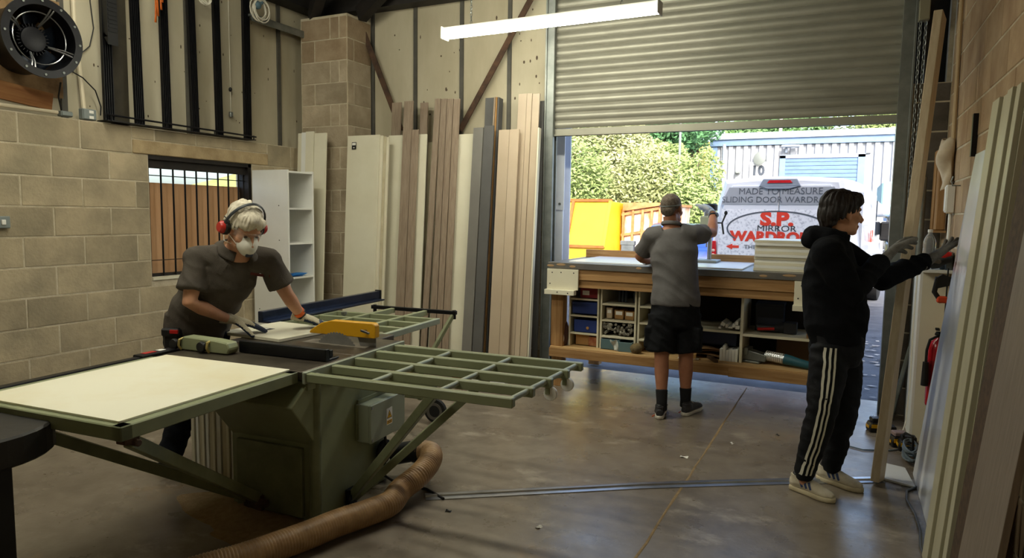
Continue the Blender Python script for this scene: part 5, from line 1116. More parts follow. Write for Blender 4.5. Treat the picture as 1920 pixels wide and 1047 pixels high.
k = MB(); w_ = lerp(J['rel'], J['rwr'], .86); wd = (V(J['rwr']) - V(J['rel'])).normalized(); k.tube([w_ - wd * .008, w_ + wd * .008], .036, 18); k.lathe([(0, 0), (.018, 0), (.018, .01), (0, .011)], w_ + V((.03, -.01, .01)), (.8, -.3, .2), 16); k.build('watch', m_blackp, p2, smooth=40, world=True)
k = MB(); E = lambda ce, ra: k.ell(hl2(*ce), ra, H2, 20, 14)
E((0, -.021, .042), (.0765, .099, .084)); E((0, -.07, -.005), (.06, .042, .055))
rem(k, 'hair', M('cropped_grey_hair', '#54493f', .8, 0, '#7a7066', 40, 0, .6, 250, .2), p2, .005, 3, lambda co, n_: .0015 * N3(co, 120, 120, 120))
k = MB(); k.tube([hl2(.082 * math.cos(a_), -.022 + .106 * math.sin(a_), .035 + .02 * math.sin(a_)) for a_ in [R(175) + R(190) * i / 20 for i in range(21)]], [(.002, .004)] * 21, 6); k.build('mask_strap', m_grime, p2, smooth=True, world=True)

# ---------------------------------------------------------------- worker holding the plank
J = dict(crotch=(-.0, 4.32, .76), pelvis=(-.006, 4.325, .90), waist=(-.02, 4.335, 1.06), chest=(-.055, 4.34, 1.28), shc=(-.055, 4.355, 1.40), neck=(-.042, 4.364, 1.475), head=(-.012, 4.385, 1.597),
         rsh=(-.07, 4.165, 1.375), rel=(.055, 4.17, 1.165), rwr=(.205, 4.46, 1.335), lsh=(-.035, 4.545, 1.375), lel=(.222, 4.61, 1.222), lwr=(.462, 4.745, 1.333),
         rhip=(-.03, 4.235, .85), rkne=(-.055, 4.155, .50), rank=(-.125, 4.155, .105), lhip=(.03, 4.42, .85), lkne=(.055, 4.36, .49), lank=(.01, 4.40, .095))
hf = RX * .99 + FW * .06 + V((0, 0, -.06)); hu = V((-.03, 0, 1))
p3, H3 = body(J, 'person', 'dark-haired worker in black hoodie and striped joggers holding the plank', m_skin, hf, hu, 1.0)
hc3 = V(J['head']); hl3 = lambda x, y, z: hc3 + H3 @ V((x, y, z))
m_hood = M('hoodie_black', '#15161a', .95, 0, '#0f1013', 8, 0, .3, 150, .12)
S_ = spine_side(J); k = MB()
k.tube(pl((.0, 4.32, .85), (-.003, 4.325, .90), (-.01, 4.33, .97), J['waist'], (-.04, 4.34, 1.18), J['chest'], J['shc'], lerp(J['shc'], J['neck'], .8)), [(.168, .14), (.172, .146), (.19, .172), (.185, .17), (.185, .16), (.185, .15), (.16, .11), (.085, .085)], 24, side=S_)
for s_ in 'rl':
    k.ell(J[s_ + 'sh'], (.088, .085, .085)); k.tube(pl(lerp(J['shc'], J[s_ + 'sh'], .4), J[s_ + 'sh'], lerp(J[s_ + 'sh'], J[s_ + 'el'], .5), J[s_ + 'el'], lerp(J[s_ + 'el'], J[s_ + 'wr'], .5), lerp(J[s_ + 'el'], J[s_ + 'wr'], .98)), [.10, .09, .082, .075, .064, .05], 18)
hd_ = rem(k, 'hoodie', m_hood, p3, .008, 6, folds(.012, 6, 6, 11, 17, .5))
k = MB(); nk = V(J['neck'])
k.tube([nk + V((.06, -.085, -.01)), nk + V((-.02, -.10, .0)), nk + V((-.10, -.05, .0)), nk + V((-.125, .0, -.01)), nk + V((-.09, .07, .0)), nk + V((-.01, .10, .0)), nk + V((.07, .07, -.02))], [(.03, .036), (.036, .042), (.045, .055), (.05, .06), (.045, .055), (.036, .042), (.03, .034)], 16)
k.ell(nk + V((-.12, -.01, -.03)), (.06, .085, .05))
rem(k, 'hood', m_hood, p3, .008, 6, folds(.008, 12, 12, 18, 21))
m_jog = M('joggers_black', '#14151a', .75, 0, '#0e0f12', 8, 0, .2, 120, .25)
k = MB(); k.tube(pl((.0, 4.32, .74), (-.0, 4.322, .80), (-.003, 4.325, .88), (-.006, 4.325, .95)), [(.155, .125), (.168, .145), (.168, .145), (.16, .135)], 22, side=S_)
for s_ in 'rl': k.tube(pl(J[s_ + 'hip'], lerp(J[s_ + 'hip'], J[s_ + 'kne'], .5), J[s_ + 'kne'], lerp(J[s_ + 'kne'], J[s_ + 'ank'], .35), lerp(J[s_ + 'kne'], J[s_ + 'ank'], .75), V(J[s_ + 'ank']) + V((0, 0, .02)), V(J[s_ + 'ank']) + V((0, 0, -.02))), [.108, .10, .082, .076, .064, .056, .05], 18)
jg = rem(k, 'joggers', m_jog, p3, .008, 5, folds(.010, 8, 8, 16, 31))
m_wst = M('white_stripe', '#d8d5c6', .7)
hip, kne, ank = V((-.045, 4.2, .86)), V(J['rkne']), V(J['rank'])
leg = dense([hip, lerp(hip, kne, .5), kne + V((-.008, 0, 0)), lerp(kne, ank, .5), ank + V((0, 0, .02))], 8)
for o_ in (-.030, -.006, .018): strip_on(jg, p3, [p + RX * (o_ - .012) for p in leg], -FW - V((0, 0, .1)), .011, m_wst, 'leg_stripe', .003)
m_sn = M('white_sneaker', '#cfc6b2', .7, 0, '#b3a78f', 14, 0, .1, 60); m_sns = M('sneaker_sole', '#d0c3a4', .7, 0, '#b7a98a', 8); m_nav = M('navy_stripe', '#2a3a63', .6)
for s_, he, to in (('r', (-.205, 4.205), (.04, 4.075)), ('l', (-.07, 4.435), (.185, 4.315))):
    up, P_ = shoe(p3, (*he, 0), (*to, 0), J[s_ + 'ank'], m_sn, m_sns, wd=.05, name='sneaker')
    sd_ = (V((*to, 0)) - V((*he, 0))).normalized(); out = V((sd_.y, -sd_.x, 0)); 
    for i in range(3):
        a_ = .34 + i * .095; strip_on(up, up, [P_(a_ - .05, .07), P_(a_ - .015, .05), P_(a_ + .02, .03)], out + V((0, 0, .35)), .014, m_nav, 'shoe_stripe', .002)
m_glg = M('glove_grey', '#83807a', .95, 0, '#5f5c57', 14, 0, .3, 150, .1)
glove((.222, 4.485, 1.345), (.285, 4.585, 1.415), (.7, -.1, -.5), mats=(m_glg,), par=p3, s=1.38, curl=(.35, .4, .45, .5), thumb=-1, cuff=.07)
glove((.470, 4.752, 1.340), (.545, 4.81, 1.392), (.45, -.1, -.8), mats=(m_glg,), par=p3, s=1.38, curl=(-.25, -.2, -.1, .0), thumb=1, cuff=.07)
m_dhair = M('dark_brown_hair', '#231a17', .5, 0, '#171110', 30, 0, .6, 90, .35, stretch=(1, 1, .25))
k = MB(); E = lambda ce, ra: k.ell(hl3(*ce), ra, H3, 20, 14)
E((0, -.025, .052), (.092, .112, .092)); E((0, -.085, .0), (.08, .05, .085)); E((0, -.09, -.055), (.062, .03, .045)); E((0, .055, .085), (.075, .05, .045)); E((0, .083, .075), (.056, .022, .026)); E((.052, .045, .078), (.028, .045, .03)); E((-.052, .045, .078), (.028, .045, .03))
E((.074, -.045, .03), (.02, .05, .06)); E((-.074, -.045, .03), (.02, .05, .06)); E((.076, .018, .036), (.011, .018, .03)); E((-.076, .018, .036), (.011, .018, .03))
rem(k, 'hair', m_dhair, p3, .005, 3, hdisp(H3, hc3, .010))
for x in (-1, 1):
    k = MB(); k.ell(hl3(x * .03, .081, .006), (.013, .007, .007), H3, 12, 8); k.build('eye', M('eye_white', '#d8d2c8', .3), p3, smooth=True, world=True)
    k = MB(); k.ell(hl3(x * .031, .0855, .006), (.006, .004, .006), H3, 10, 8); k.build('iris', M('eye_dark', '#3a2c24', .3), p3, smooth=True, world=True)
    k = MB(); k.tube([hl3(x * .014, .091, .026), hl3(x * .032, .089, .031), hl3(x * .05, .075, .025)], .004, 6); k.build('eyebrow', m_dhair, p3, smooth=True, world=True)
k = MB(); k.tube([hl3(-.03, .084, -.066), hl3(0, .099, -.0715), hl3(.03, .084, -.066)], .004, 8); k.build('mouth', M('lips', '#8a4a42', .5), p3, smooth=True, world=True)

# ================================================================== right-hand side
# --- hoist chain of the shutter
hc = thing('hoist_chain', 'long steel hoist chain hanging beside the shutter right guide', 'chain', (.47, YB - .12, 0))
def chain(k, p0, p1, step=.036, r=.010, wr=.0032):
    p0 = V(p0); p1 = V(p1); d = p1 - p0; n = int(d.length / step); d.normalize(); s1 = d.orthogonal().normalized(); s2 = d.cross(s1)
    for i in range(n):
        q = p0 + d * (i + .5) * step; sd_ = s1 if i % 2 else s2
        k.tube([q + sd_ * r * math.cos(a_) + d * step * .62 * math.sin(a_) for a_ in [2 * math.pi * j / 8 for j in range(8)]], wr, 5, closed=True)
k = MB(); chain(k, (.435, YB - .115, 3.35), (.44, YB - .10, .22)); k.build('chain_strand', m_galv, hc, world=True, smooth=True, clean=False)
k = MB(); chain(k, (.475, YB - .115, 3.35), (.445, YB - .10, .22)); k.build('chain_strand', m_galv, hc, world=True, smooth=True, clean=False)
k = MB(); k.bx((.42, YB - .16, 3.06), (.49, YB - .07, 3.22)); k.cyl((.42, YB - .115, 3.34), (.49, YB - .115, 3.34), .09, 20); k.build('chain_wheel', M('hoist_cream', '#8f8a74', .5, .3), hc, world=True, bevel=.005, smooth=40)
# --- things fixed to the right wall
tubething('conduit', [(XR - .02, 5.95, 4.0), (XR - .02, 5.75, 2.15), (XR - .02, 5.74, 1.62)], .014, M('conduit_tan', '#b8a07a', .6), 'tan painted conduit climbing the right block wall', 'pipe')
for i, (x0, x1, y, z0, z1) in enumerate(((.59, .625, 6.12, 1.50, 2.09), (.60, .66, 5.98, 1.50, 2.12))):
    k = MB(); k.bx((x0, y - .11, z0), (x1, y + .0, z1)); tag(k.build('timber_plank', m_timberz, bevel=.006), ['shorter timber plank hung upright in the corner', 'taller timber plank with cloth hung over its top'][i], 'plank')
k = MB(); k.bx((.585, 5.86, 1.48), (.67, 6.13, 1.497)); tag(k.build('timber_ledge', m_timber, bevel=.002), 'small timber ledge beneath the two hung planks', 'ledge')
k = MB()
def clo(u, v):
    a_ = u * math.pi * 1.15 - .2; r_ = .045 + .05 * math.sin(math.pi * min(1, v * 1.5)) * (1 - v) + .012 * math.sin(7 * u + 9 * v)
    return V((.645 - r_ * math.sin(a_) * 1.0, 5.80 - .07 * v + r_ * math.cos(a_) * 1.0, 2.15 - v * .36 + .01 * math.sin(8 * u)))
k.grid(clo, 18, 20); o = k.build('cloth_bag', M('cream_cloth', '#cdbfa8', .9, 0, '#bba98e', 9), smooth=True); o.modifiers.new('t', 'SOLIDIFY').thickness = .003; tag(o, 'cream cloth hanging over the top of the taller timber plank', 'cloth')
t = thing('switch_box', 'white wall switch box on right wall below the cream cloth', 'switch', (XR - .03, 5.62, 1.72))
k = MB(); k.box((0, 0, 0), (.05, .10, .19)); k.build('box_body', m_whitep, t, bevel=.004); k = MB(); k.box((-.027, 0, 0), (.006, .085, .17)); k.build('cover', m_whitep, t, bevel=.002)
k = MB()
for z in (1.80, 1.55): k.cyl((XR - .012, 5.6, z), (XR - .012, 5.6, z + .0), .005, 6)
tubething('pale_trunking', [(XR - .02, 5.62, 1.62), (XR - .02, 5.62, 1.2)], .012, m_whitep, 'pale cable trunking dropping from the white switch box', 'pipe')
tubething('wall_hook', [(XR - .005, 5.36, 1.80), (XR - .05, 5.36, 1.80), (XR - .06, 5.36, 1.83), (XR - .05, 5.36, 1.86)], .004, m_galv, 'small wire hook on the right block wall', 'hook')
k = MB(); k.bx((XR - .03, 4.86, 1.95), (XR - .002, 4.90, 2.20)); tag(k.build('wall_bracket', m_black, bevel=.002), 'short black bracket on right wall above the leaning white board', 'bracket')
# low cabinet-end board with shelf carrying bottle and tools
sb = thing('white_cupboard', 'tall white panel cupboard standing in right corner behind leaning board', 'cupboard', (.60, 5.78, 0))
k = MB(); k.bx((.50, 5.55, 0), (.518, 5.95, 1.22)); k.build('side_panel', m_white, sb, bevel=.001, world=True)
k = MB(); k.bx((.518, 5.55, 0), (XR - .004, 5.568, 1.22)); k.build('front_panel', m_cream, sb, bevel=.001, world=True)
k = MB(); k.bx((.49, 5.33, 1.22), (XR - .004, 5.97, 1.24)); k.build('top_shelf', m_white, sb, bevel=.001, world=True)
k = MB(); k.bx((.518, 5.93, 0), (XR - .004, 5.948, 1.22)); k.build('side_panel', m_white, sb, bevel=.001, world=True)
tubething('cable', [(.495, 5.7, 1.2), (.49, 5.68, .8), (.492, 5.64, .4), (.48, 5.6, .12), (.44, 5.45, .012), (.38, 5.4, .01)], .005, m_cablew, 'white cable running down the white corner cupboard', 'cable')
bo = thing('water_bottle', 'clear plastic water bottle standing on the corner shelf', 'bottle', (.545, 5.58, 1.241))
m_pet = M('clear_plastic', '#e8edf0', .12, 0, trans=.85, ior=1.15)
k = MB(); k.lathe([(0, 0), (.036, 0), (.04, .006), (.04, .06), (.036, .066), (.04, .072), (.04, .13), (.036, .136), (.04, .142), (.039, .18), (.028, .215), (.014, .235), (.013, .25), (0, .25)], (0, 0, 0), (0, 0, 1), 24); k.build('bottle_body', m_pet, bo, smooth=50)
k = MB(); k.lathe([(0, .25), (.0155, .245), (.0155, .265), (0, .267)], (0, 0, 0), (0, 0, 1), 16); k.build('cap', m_whitep, bo, smooth=40)
gt = thing('angle_grinder', 'red and black power tool lying on the corner shelf', 'power tool', (.57, 5.42, 1.24))
k = MB(); k.tube([(-.03, -.02, .04), (.0, -.03, .05), (.05, -.05, .075), (.09, -.06, .085)], [.04, .045, .034, .03], 16); k.build('body', m_blackp, gt, smooth=50)
k = MB(); k.tube([(-.01, -.03, .075), (.05, -.055, .098), (.085, -.065, .1)], [.028, .032, .02], 14); k.build('red_cover', m_red, gt, smooth=50)
k = MB(); k.lathe([(0, 0), (.04, 0), (.045, .012), (.04, .03), (0, .032)], (-.06, .0, .03), (-.6, -.6, .2), 18); k.build('red_motor_cap', m_red, gt, smooth=40)
k = MB(); k.bx((.06, -.02, .0), (.10, .09, .12)); k.bx((.03, .02, .0), (.06, .09, .09)); k.build('grey_battery', m_grime, gt, bevel=.004)
# clamp hanging
cp_ = thing('quick_clamp', 'black quick clamp with orange pad hanging below the corner shelf', 'clamp', (.63, 5.25, 1.1))
k = MB(); k.bx((.625, 5.245, .55), (.632, 5.265, 1.26)); k.build('bar', m_blackp, cp_, world=True)
k = MB(); k.prism([(0, 0), (.09, .03), (.09, .08), (.04, .1), (0, .07)], (.56, 5.24, 1.12), (1, 0, 0), (0, 0, 1), (0, .03, 0)); k.tube([(.575, 5.255, 1.2), (.56, 5.255, 1.1), (.6, 5.255, 1.04), (.64, 5.255, 1.05)], .016, 10); k.build('jaw', m_blackp, cp_, world=True, smooth=40)
k = MB(); k.bx((.575, 5.235, 1.03), (.635, 5.275, 1.075)); k.build('orange_pad', M('orange_rubber', '#d14a22', .5), cp_, world=True, bevel=.008)
# fire extinguisher
fe = thing('fire_extinguisher', 'red fire extinguisher hung on right wall behind leaning boards', 'extinguisher', (.615, 5.30, .33))
k = MB(); k.lathe([(0, 0), (.058, 0), (.062, .01), (.062, .39), (.052, .43), (.025, .455), (.02, .475), (0, .475)], (0, 0, 0), (0, 0, 1), 26); cy = k.build('cylinder', M('extinguisher_red', '#b01420', .25, 0, coat=.3), fe, smooth=50)
k = MB(); k.lathe([(.063, .16), (.0632, .16), (.0632, .31), (.063, .31)], (0, 0, 0), (0, 0, 1), 26, closed=True); k.build('label_band', M('label_dark_red', '#8d1019', .4), cy, smooth=50)
k = MB(); k.cyl((0, 0, .47), (0, 0, .5), .02, 12); k.bar((-.01, .02, .51), (-.03, -.10, .535), .022, .012); k.bar((-.01, .02, .495), (-.03, -.09, .495), .02, .01); k.build('valve', m_blackp, fe, smooth=40)
k = MB(); k.tube([(0, -.02, .485), (-.06, -.05, .45), (-.075, -.055, .38), (-.075, -.055, .30)], .009, 8); k.lathe([(0, 0), (.018, 0), (.022, -.16), (0, -.16)], (-.075, -.055, .30), (0, 0, 1), 14); k.build('hose_horn', m_blackp, fe, smooth=40)
# leaning steel pipe in the corner
tubething('steel_pipe', [(.41, 6.02, .02), (.53, 5.99, .70)], .019, m_galv, 'short steel pipe leaning in corner by the hoist chain', 'pipe', seg=14)
tubething('grey_downpipe', [(.53, 6.13, .02), (.53, 6.13, 1.9)], .024, m_galv, 'upright grey pipe fixed to the dark return wall', 'pipe', seg=14)
# --- boards leaning on the right wall
def rboard(y0, y1, zt, xb, xt, mat, label, th=.02, sk=0, z0=.002, profile=None):
    """leaning on the right wall: foot at x=xb, top at x=xt (inner face), y0..y1 wide; sk shifts the top along y"""
    a = V((xb, y0, z0)); d = V((xt - xb, sk, zt - z0)); n = V((d.z, 0, -d.x)).normalized(); wdt = V((0, y1 - y0, 0))
    t = thing('leaning_board', label, 'board', a, 0, 'boards leaning on the right wall')
    k = MB(); vs = [V((0, 0, 0)), wdt, wdt + d, d]; vs += [p + n * th for p in vs]
    k.add(vs, [(0, 1, 2, 3), (7, 6, 5, 4), (0, 4, 5, 1), (1, 5, 6, 2), (2, 6, 7, 3), (3, 7, 4, 0)]); k.build('sheet', mat, t, bevel=.0012)
    for i, (f0, f1, dep, mt) in enumerate(profile or ()):
        k = MB(); p = [wdt * f0, wdt * f1, wdt * f1 + d, wdt * f0 + d]; p += [q - n * dep for q in p]; k.add(p, [(3, 2, 1, 0), (4, 5, 6, 7), (1, 5, 4, 0), (2, 6, 5, 1), (3, 7, 6, 2), (0, 4, 7, 3)]); k.build('fluted_rib', mt, t, bevel=.0015)
    return t
m_gloss = M('glossy_white_board', '#eaebea', .22, 0, '#e2e3e2', 2, 0, 0, None, .55)
m_flute = M('fluted_cream', '#b9b49c', .45, 0, '#b0aa90', 3)
rboard(3.98, 4.79, 1.95, .467, .655, m_gloss, 'glossy white panel leaning on right wall by the gloved hands', .016, -.07)
rboard(3.66, 3.92, 1.92, .455, .632, m_creamd, 'cream edge board leaning just in front of glossy white panel', .02)
rboard(3.10, 3.62, 2.10, .442, .60, m_flute, 'tall fluted cream moulding leaning at right picture edge', .025, 0.14, profile=((.70, .985, .03, m_flute), (.42, .66, .018, m_flute), (.2, .38, .03, m_flute), (.02, .16, .02, m_flute)))
rboard(2.85, 3.08, 2.0, .425, .59, M('chip_edge_board', '#57432f', .85, 0, '#3d2f22', 30), 'dark chipboard edge leaning at lower right picture edge', .03)
rboard(2.35, 2.83, 1.9, .40, .58, M('pale_wood_panel', '#85776a', .55, 0, '#74675b', 6, stretch=(9, 9, .6)), 'pale wood-effect panel nearest viewer at right picture edge', .02)
# --- on the floor at right
k = MB(); k.add([V(p) for p in ((.285, 4.60, .002), (.30, 4.90, .002), (.43, 4.86, .002), (.46, 4.53, .002), (.285, 4.60, .014), (.30, 4.90, .014), (.43, 4.86, .014), (.46, 4.53, .014))], [(0, 1, 2, 3), (7, 6, 5, 4), (0, 4, 5, 1), (1, 5, 6, 2), (2, 6, 7, 3), (3, 7, 4, 0)])
tag(k.build('white_offcut', m_gloss, bevel=.001), 'white board offcut lying on the floor by the held plank', 'board')
def drill(loc, rz, label, mt=None):
    t = thing('battery_charger', label, 'battery', loc, rz)
    k = MB(); k.prism([(-.06, 0), (.06, 0), (.065, .04), (.05, .075), (-.05, .075), (-.065, .04)], (0, -.045, 0), (1, 0, 0), (0, 0, 1), (0, .09, 0)); k.build('body', m_blackp, t, bevel=.006)
    k = MB(); k.bx((-.052, -.047, .035), (.052, -.0445, .062)); k.bx((-.067, -.03, .03), (-.0635, .03, .05)); k.build('yellow_trim', M('tool_yellow', '#c99a1a', .45), t)
    k = MB(); k.bx((-.045, -.036, .075), (.045, .036, .105)); k.build('battery_pack', mt or m_blackp, t, bevel=.006)
    return t
drill((.30, 5.66, .0), .3, 'black battery charger on floor, leftmost, half behind the plank')
drill((.365, 5.48, .0), .2, 'black and yellow battery charger on floor just right of plank')
drill((.425, 5.36, .0), .35, 'battery charger with grey-red pack, in front of others', M('pack_grey', '#8f7a7a', .4))
drill((.475, 5.28, .0), .1, 'rightmost black and yellow charger on floor by cable coil')
k = MB(); pts = []
for i in range(16 * 7):
    a_ = 2 * math.pi * i / 16; r_ = .075 + .02 * math.sin(i * .31); pts.append((.475 + r_ * .5 * math.cos(a_), 5.06 + r_ * 1.6 * math.sin(a_), .02 + .012 * (i / 16) + .018 * math.sin(a_ * .5 + 1)))
k.tube(pts, .0075, 6); tag(k.build('cable_coil', m_cableg, smooth=True), 'coiled blue-grey extension cable on floor beside chargers', 'cable')
k = MB(); k.tube([(.46, 5.2, .08), (.43, 5.15, .14), (.44, 5.1, .17), (.48, 5.08, .16), (.49, 5.1, .06)], .008, 6); tag(k.build('cable_loop', m_cable, smooth=True), 'black cable loop standing up over the coiled cable', 'cable')
tubething('cable', [(.47, 4.55, .008), (.41, 4.45, .008), (.40, 4.3, .008), (.425, 4.1, .008), (.43, 3.9, .008), (.415, 3.7, .008), (.43, 3.4, .008), (.40, 3.0, .008)], .007, M('cable_dark_grey', '#4a4c50', .5), 'dark grey cable snaking along floor beside leaning boards', 'cable')
tubething('cable', [(-.12, 5.4, .006), (.05, 5.2, .006), (.2, 5.13, .006), (.36, 5.2, .006), (.46, 5.3, .006)], .005, m_cableg, 'thin cable on floor from behind worker legs to chargers', 'cable')
# --- plank held by the standing worker
k = MB(); a = V((.262, 4.53, .004)); e = V((.455, 4.97, 2.80)); d = (e - a).normalized(); sx = V((1, -.25, 0)); sx = (sx - d * sx.dot(d)).normalized(); sy = d.cross(sx)
vs = [p + sx * u + sy * v for p in (a, e) for u, v in ((-.024, -.075), (.024, -.075), (.024, .075), (-.024, .075))]
vs = vs[:4] + vs[4:]
k.add(vs, [(0, 1, 2, 3), (7, 6, 5, 4), (0, 4, 5, 1), (1, 5, 6, 2), (2, 6, 7, 3), (3, 7, 4, 0)]); zmin = min(p.z for p in k.v)
for p in k.v: p.z += .002 - zmin
tag(k.build('long_plank', M('pale_plank', '#cdbd9f', .55, 0, '#bda98a', 5, stretch=(8, 8, .5)), bevel=.003), 'long pale plank held upright by the worker in black hoodie', 'plank')

# ================================================================== outside
# --- the van
van = thing('white_van', 'white van with wardrobe lettering parked with its rear to doorway', 'van', (-.885, 11.0, -.02), R(-8))
m_van = M('van_white', '#e4e7ec', .3, 0, '#dce0e6', 2, coat=.5)
m_film = M('window_film_grey', '#a9adb2', .35, 0, '#9da1a7', 2)
m_wrap = M('wrap_print', '#f0f2f5', .4, 0, '#b9bdc4', 26, contrast=(.5, .68))
m_red2 = M('lamp_red', '#d31b22', .3, 0, '#b3141c', 20)
def vsec(y, hw, top, bot=.32, tw=.72):
    """cross-section ring at length y"""
    pts = [(-hw * .96, bot), (-hw, bot + .2), (-hw * 1.01, .9), (-hw * .995, 1.2), (-hw * (.5 + .5 * tw * 1.05), top - .38), (-hw * (.46 + .5 * tw), top - .16), (-hw * .74 * tw / .72, top - .03), (-hw * .4, top), (0, top + .012)]
    pts += [(-x, z) for x, z in reversed(pts[:-1])]
    return [V((x, y, z)) for x, z in pts]
secs = [vsec(.0, .96, 2.14, .45, .80), vsec(.05, 1.0, 2.2, .36, .82), vsec(1.2, 1.0, 2.21, .32, .83), vsec(3.2, 1.0, 2.18, .32, .83), vsec(3.75, .99, 2.05, .32, .8), vsec(4.55, .97, 1.25, .32, .95), vsec(5.15, .9, 1.02, .36, .95), vsec(5.32, .8, .85, .42, .95)]
k = MB(); n = len(secs[0]); k.add([p for s_ in secs for p in s_], [(i * n + j, i * n + (j + 1) % n, (i + 1) * n + (j + 1) % n, (i + 1) * n + j) for i in range(len(secs) - 1) for j in range(n)] + [list(range(n))[::-1], list(range((len(secs) - 1) * n, len(secs) * n))])
vb = k.build('body', m_van, van, smooth=35)
def vp(name, poly, y, th, mat, par=van, **kw): k = MB(); k.prism(poly, (0, y, 0), (1, 0, 0), (0, 0, 1), (0, -th, 0)); return k.build(name, mat, par, **kw)
ld_ = vp('rear_door', [(-.90, .55), (-.008, .55), (-.008, 2.08), (-.70, 2.08), (-.80, 1.9), (-.90, 1.35)], .0, .03, m_van, bevel=.008)
rd_ = vp('rear_door', [(.90, .55), (.008, .55), (.008, 2.08), (.70, 2.08), (.80, 1.9), (.90, 1.35)], .0, .03, m_van, bevel=.008)
vp('window_film', [(-.855, 1.79), (-.012, 1.79), (-.012, 2.05), (-.745, 2.05), (-.80, 1.93)], -.03, .006, m_film, ld_)
vp('window_film', [(.855, 1.79), (.012, 1.79), (.012, 2.05), (.745, 2.05), (.80, 1.93)], -.03, .006, m_film, rd_)
vp('printed_wrap', [(-.88, .6), (-.012, .6), (-.012, 1.72), (-.845, 1.72), (-.885, 1.35)], -.03, .004, m_wrap, ld_)
vp('printed_wrap', [(.88, .6), (.012, .6), (.012, 1.72), (.845, 1.72), (.885, 1.35)], -.03, .004, m_wrap, rd_)
k = MB(); k.prism([(-.30, 2.06), (.30, 2.06), (.24, 2.17), (-.24, 2.17)], (0, -.02, 0), (1, 0, 0), (0, 0, 1), (0, -.035, 0)); k.prism([(-.26, 2.06), (.26, 2.06), (.14, 2.02), (-.18, 2.02)], (0, -.038, 0), (1, 0, 0), (0, 0, 1), (0, -.02, 0)); hs_ = k.build('brake_light_housing', M('van_grey_trim', '#8d96a2', .4), van, bevel=.006)
vp('brake_light', [(-.18, 2.11), (.18, 2.11), (.15, 2.15), (-.15, 2.15)], -.055, .01, m_red2, hs_)
for x in (-1, 1):
    t = vp('tail_light', [(x * .905, .92), (x * 1.0, .92), (x * 1.0, 1.22), (x * .925, 1.22)], -.005, .05, m_red2, van, bevel=.008)
    for z in (1.0, 1.07): k = MB(); k.ell((x * .95, -.056, z), (.028, .006, .022), seg=12, rings=8); k.build('light_cell', M('lamp_clear', '#f1c9b4', .2), t, smooth=True)
    for y in (.95, 4.45):
        k = MB(); k.lathe([(.12, -.11), (.27, -.11), (.33, -.09), (.335, 0), (.33, .09), (.27, .11), (.12, .11)], (x * .86, y, .335), (1, 0, 0), 28); wl_ = k.build('wheel', m_rubber, van, smooth=40)
        k = MB(); k.lathe([(0, -.1), (.2, -.105), (.22, -.08), (.22, .08), (.2, .105), (0, .1)], (x * .86, y, .335), (1, 0, 0), 20); k.build('hub_cap', m_galv, wl_, smooth=40)
    k = MB(); k.prism([(2.9, 1.32), (3.35, 1.32), (4.2, 1.3), (3.72, 1.86), (2.9, 1.92)], (x * .93, 0, 0), (0, 1, 0), (0, 0, 1), (x * .075, 0, 0)); k.build('cab_window', M('van_glass', '#2b333d', .1), van)
    k = MB(); k.bx((x * 1.0, 3.5, 1.2), (x * 1.22, 3.62, 1.55)); k.build('mirror', m_blackp, van, bevel=.03)
k = MB(); k.bx((-.98, -.10, .36), (.98, .06, .56)); k.build('rear_bumper', M('bumper_grey', '#6f757c', .6), van, bevel=.02)
k = MB(); k.bx((-.04, -.045, 1.02), (.08, -.03, 1.06)); k.build('door_handle', m_blackp, rd_, bevel=.004)
# side panels with coloured graphic, wheel arch trim
for z in (1.0, 1.55):
    k = MB(); k.bx((1.008, .15, z), (1.016, 4.4, z + .012)); k.build('side_moulding', M('van_line', '#b9c0ca', .4), van)
for y in (.9, 2.6): k = MB(); k.bx((.95, y, .6), (1.0165, y + .012, 2.0)); k.build('side_seam', M('van_line', '#b9c0ca', .4), van)
m_txt = M('print_grey', '#5b6067', .5); m_txr = M('print_red', '#e2432e', .45); m_txk = M('print_dark', '#3b3d40', .5)
UX, UZ = (1, 0, 0), (0, 0, 1)
lettering('lettering', 'MADE TO MEASURE', .135, m_txt, van, (0, -.0385, 1.985), UX, UZ, bold=0, sx=1.0)
lettering('lettering', 'SLIDING DOOR WARDROBES', .128, m_txt, van, (0, -.0385, 1.86), UX, UZ, bold=0, sx=1.0)
lettering('lettering', 'S.P.', .27, m_txr, van, (-.02, -.0365, 1.565), UX, UZ, bold=.014, sx=1.25)
lettering('lettering', 'MIRROR', .125, m_txk, van, (-.02, -.0365, 1.43), UX, UZ, bold=0, sx=1.25)
lettering('lettering', 'WARDROBES', .20, m_txr, van, (-.02, -.0365, 1.30), UX, UZ, bold=.011, sx=1.12)
lettering('lettering', 'THE SLIDING DOOR', .085, m_txt, van, (-.02, -.0365, 1.14), UX, UZ, bold=0, sx=1.2)
k = MB(); k.tube([(-.02 + .73 * math.cos(a_), -.036, 1.42 + .27 * math.sin(a_)) for a_ in [R(-35) + R(250) * i / 40 for i in range(41)]], [(.004, .012)] * 41, 6, side=(0, 1, 0)); k.build('logo_oval', m_txt, van, smooth=True)
vp('logo_arrow', [(-.76, 1.14), (-.66, 1.185), (-.66, 1.16), (-.56, 1.16), (-.56, 1.12), (-.66, 1.12), (-.66, 1.095)], -.0345, .003, m_txr, van)
lettering('lettering', 'S.P.', .26, m_txr, van, (1.018, 2.2, 1.3), (0, 1, 0), UZ, bold=.012, sx=1.2)
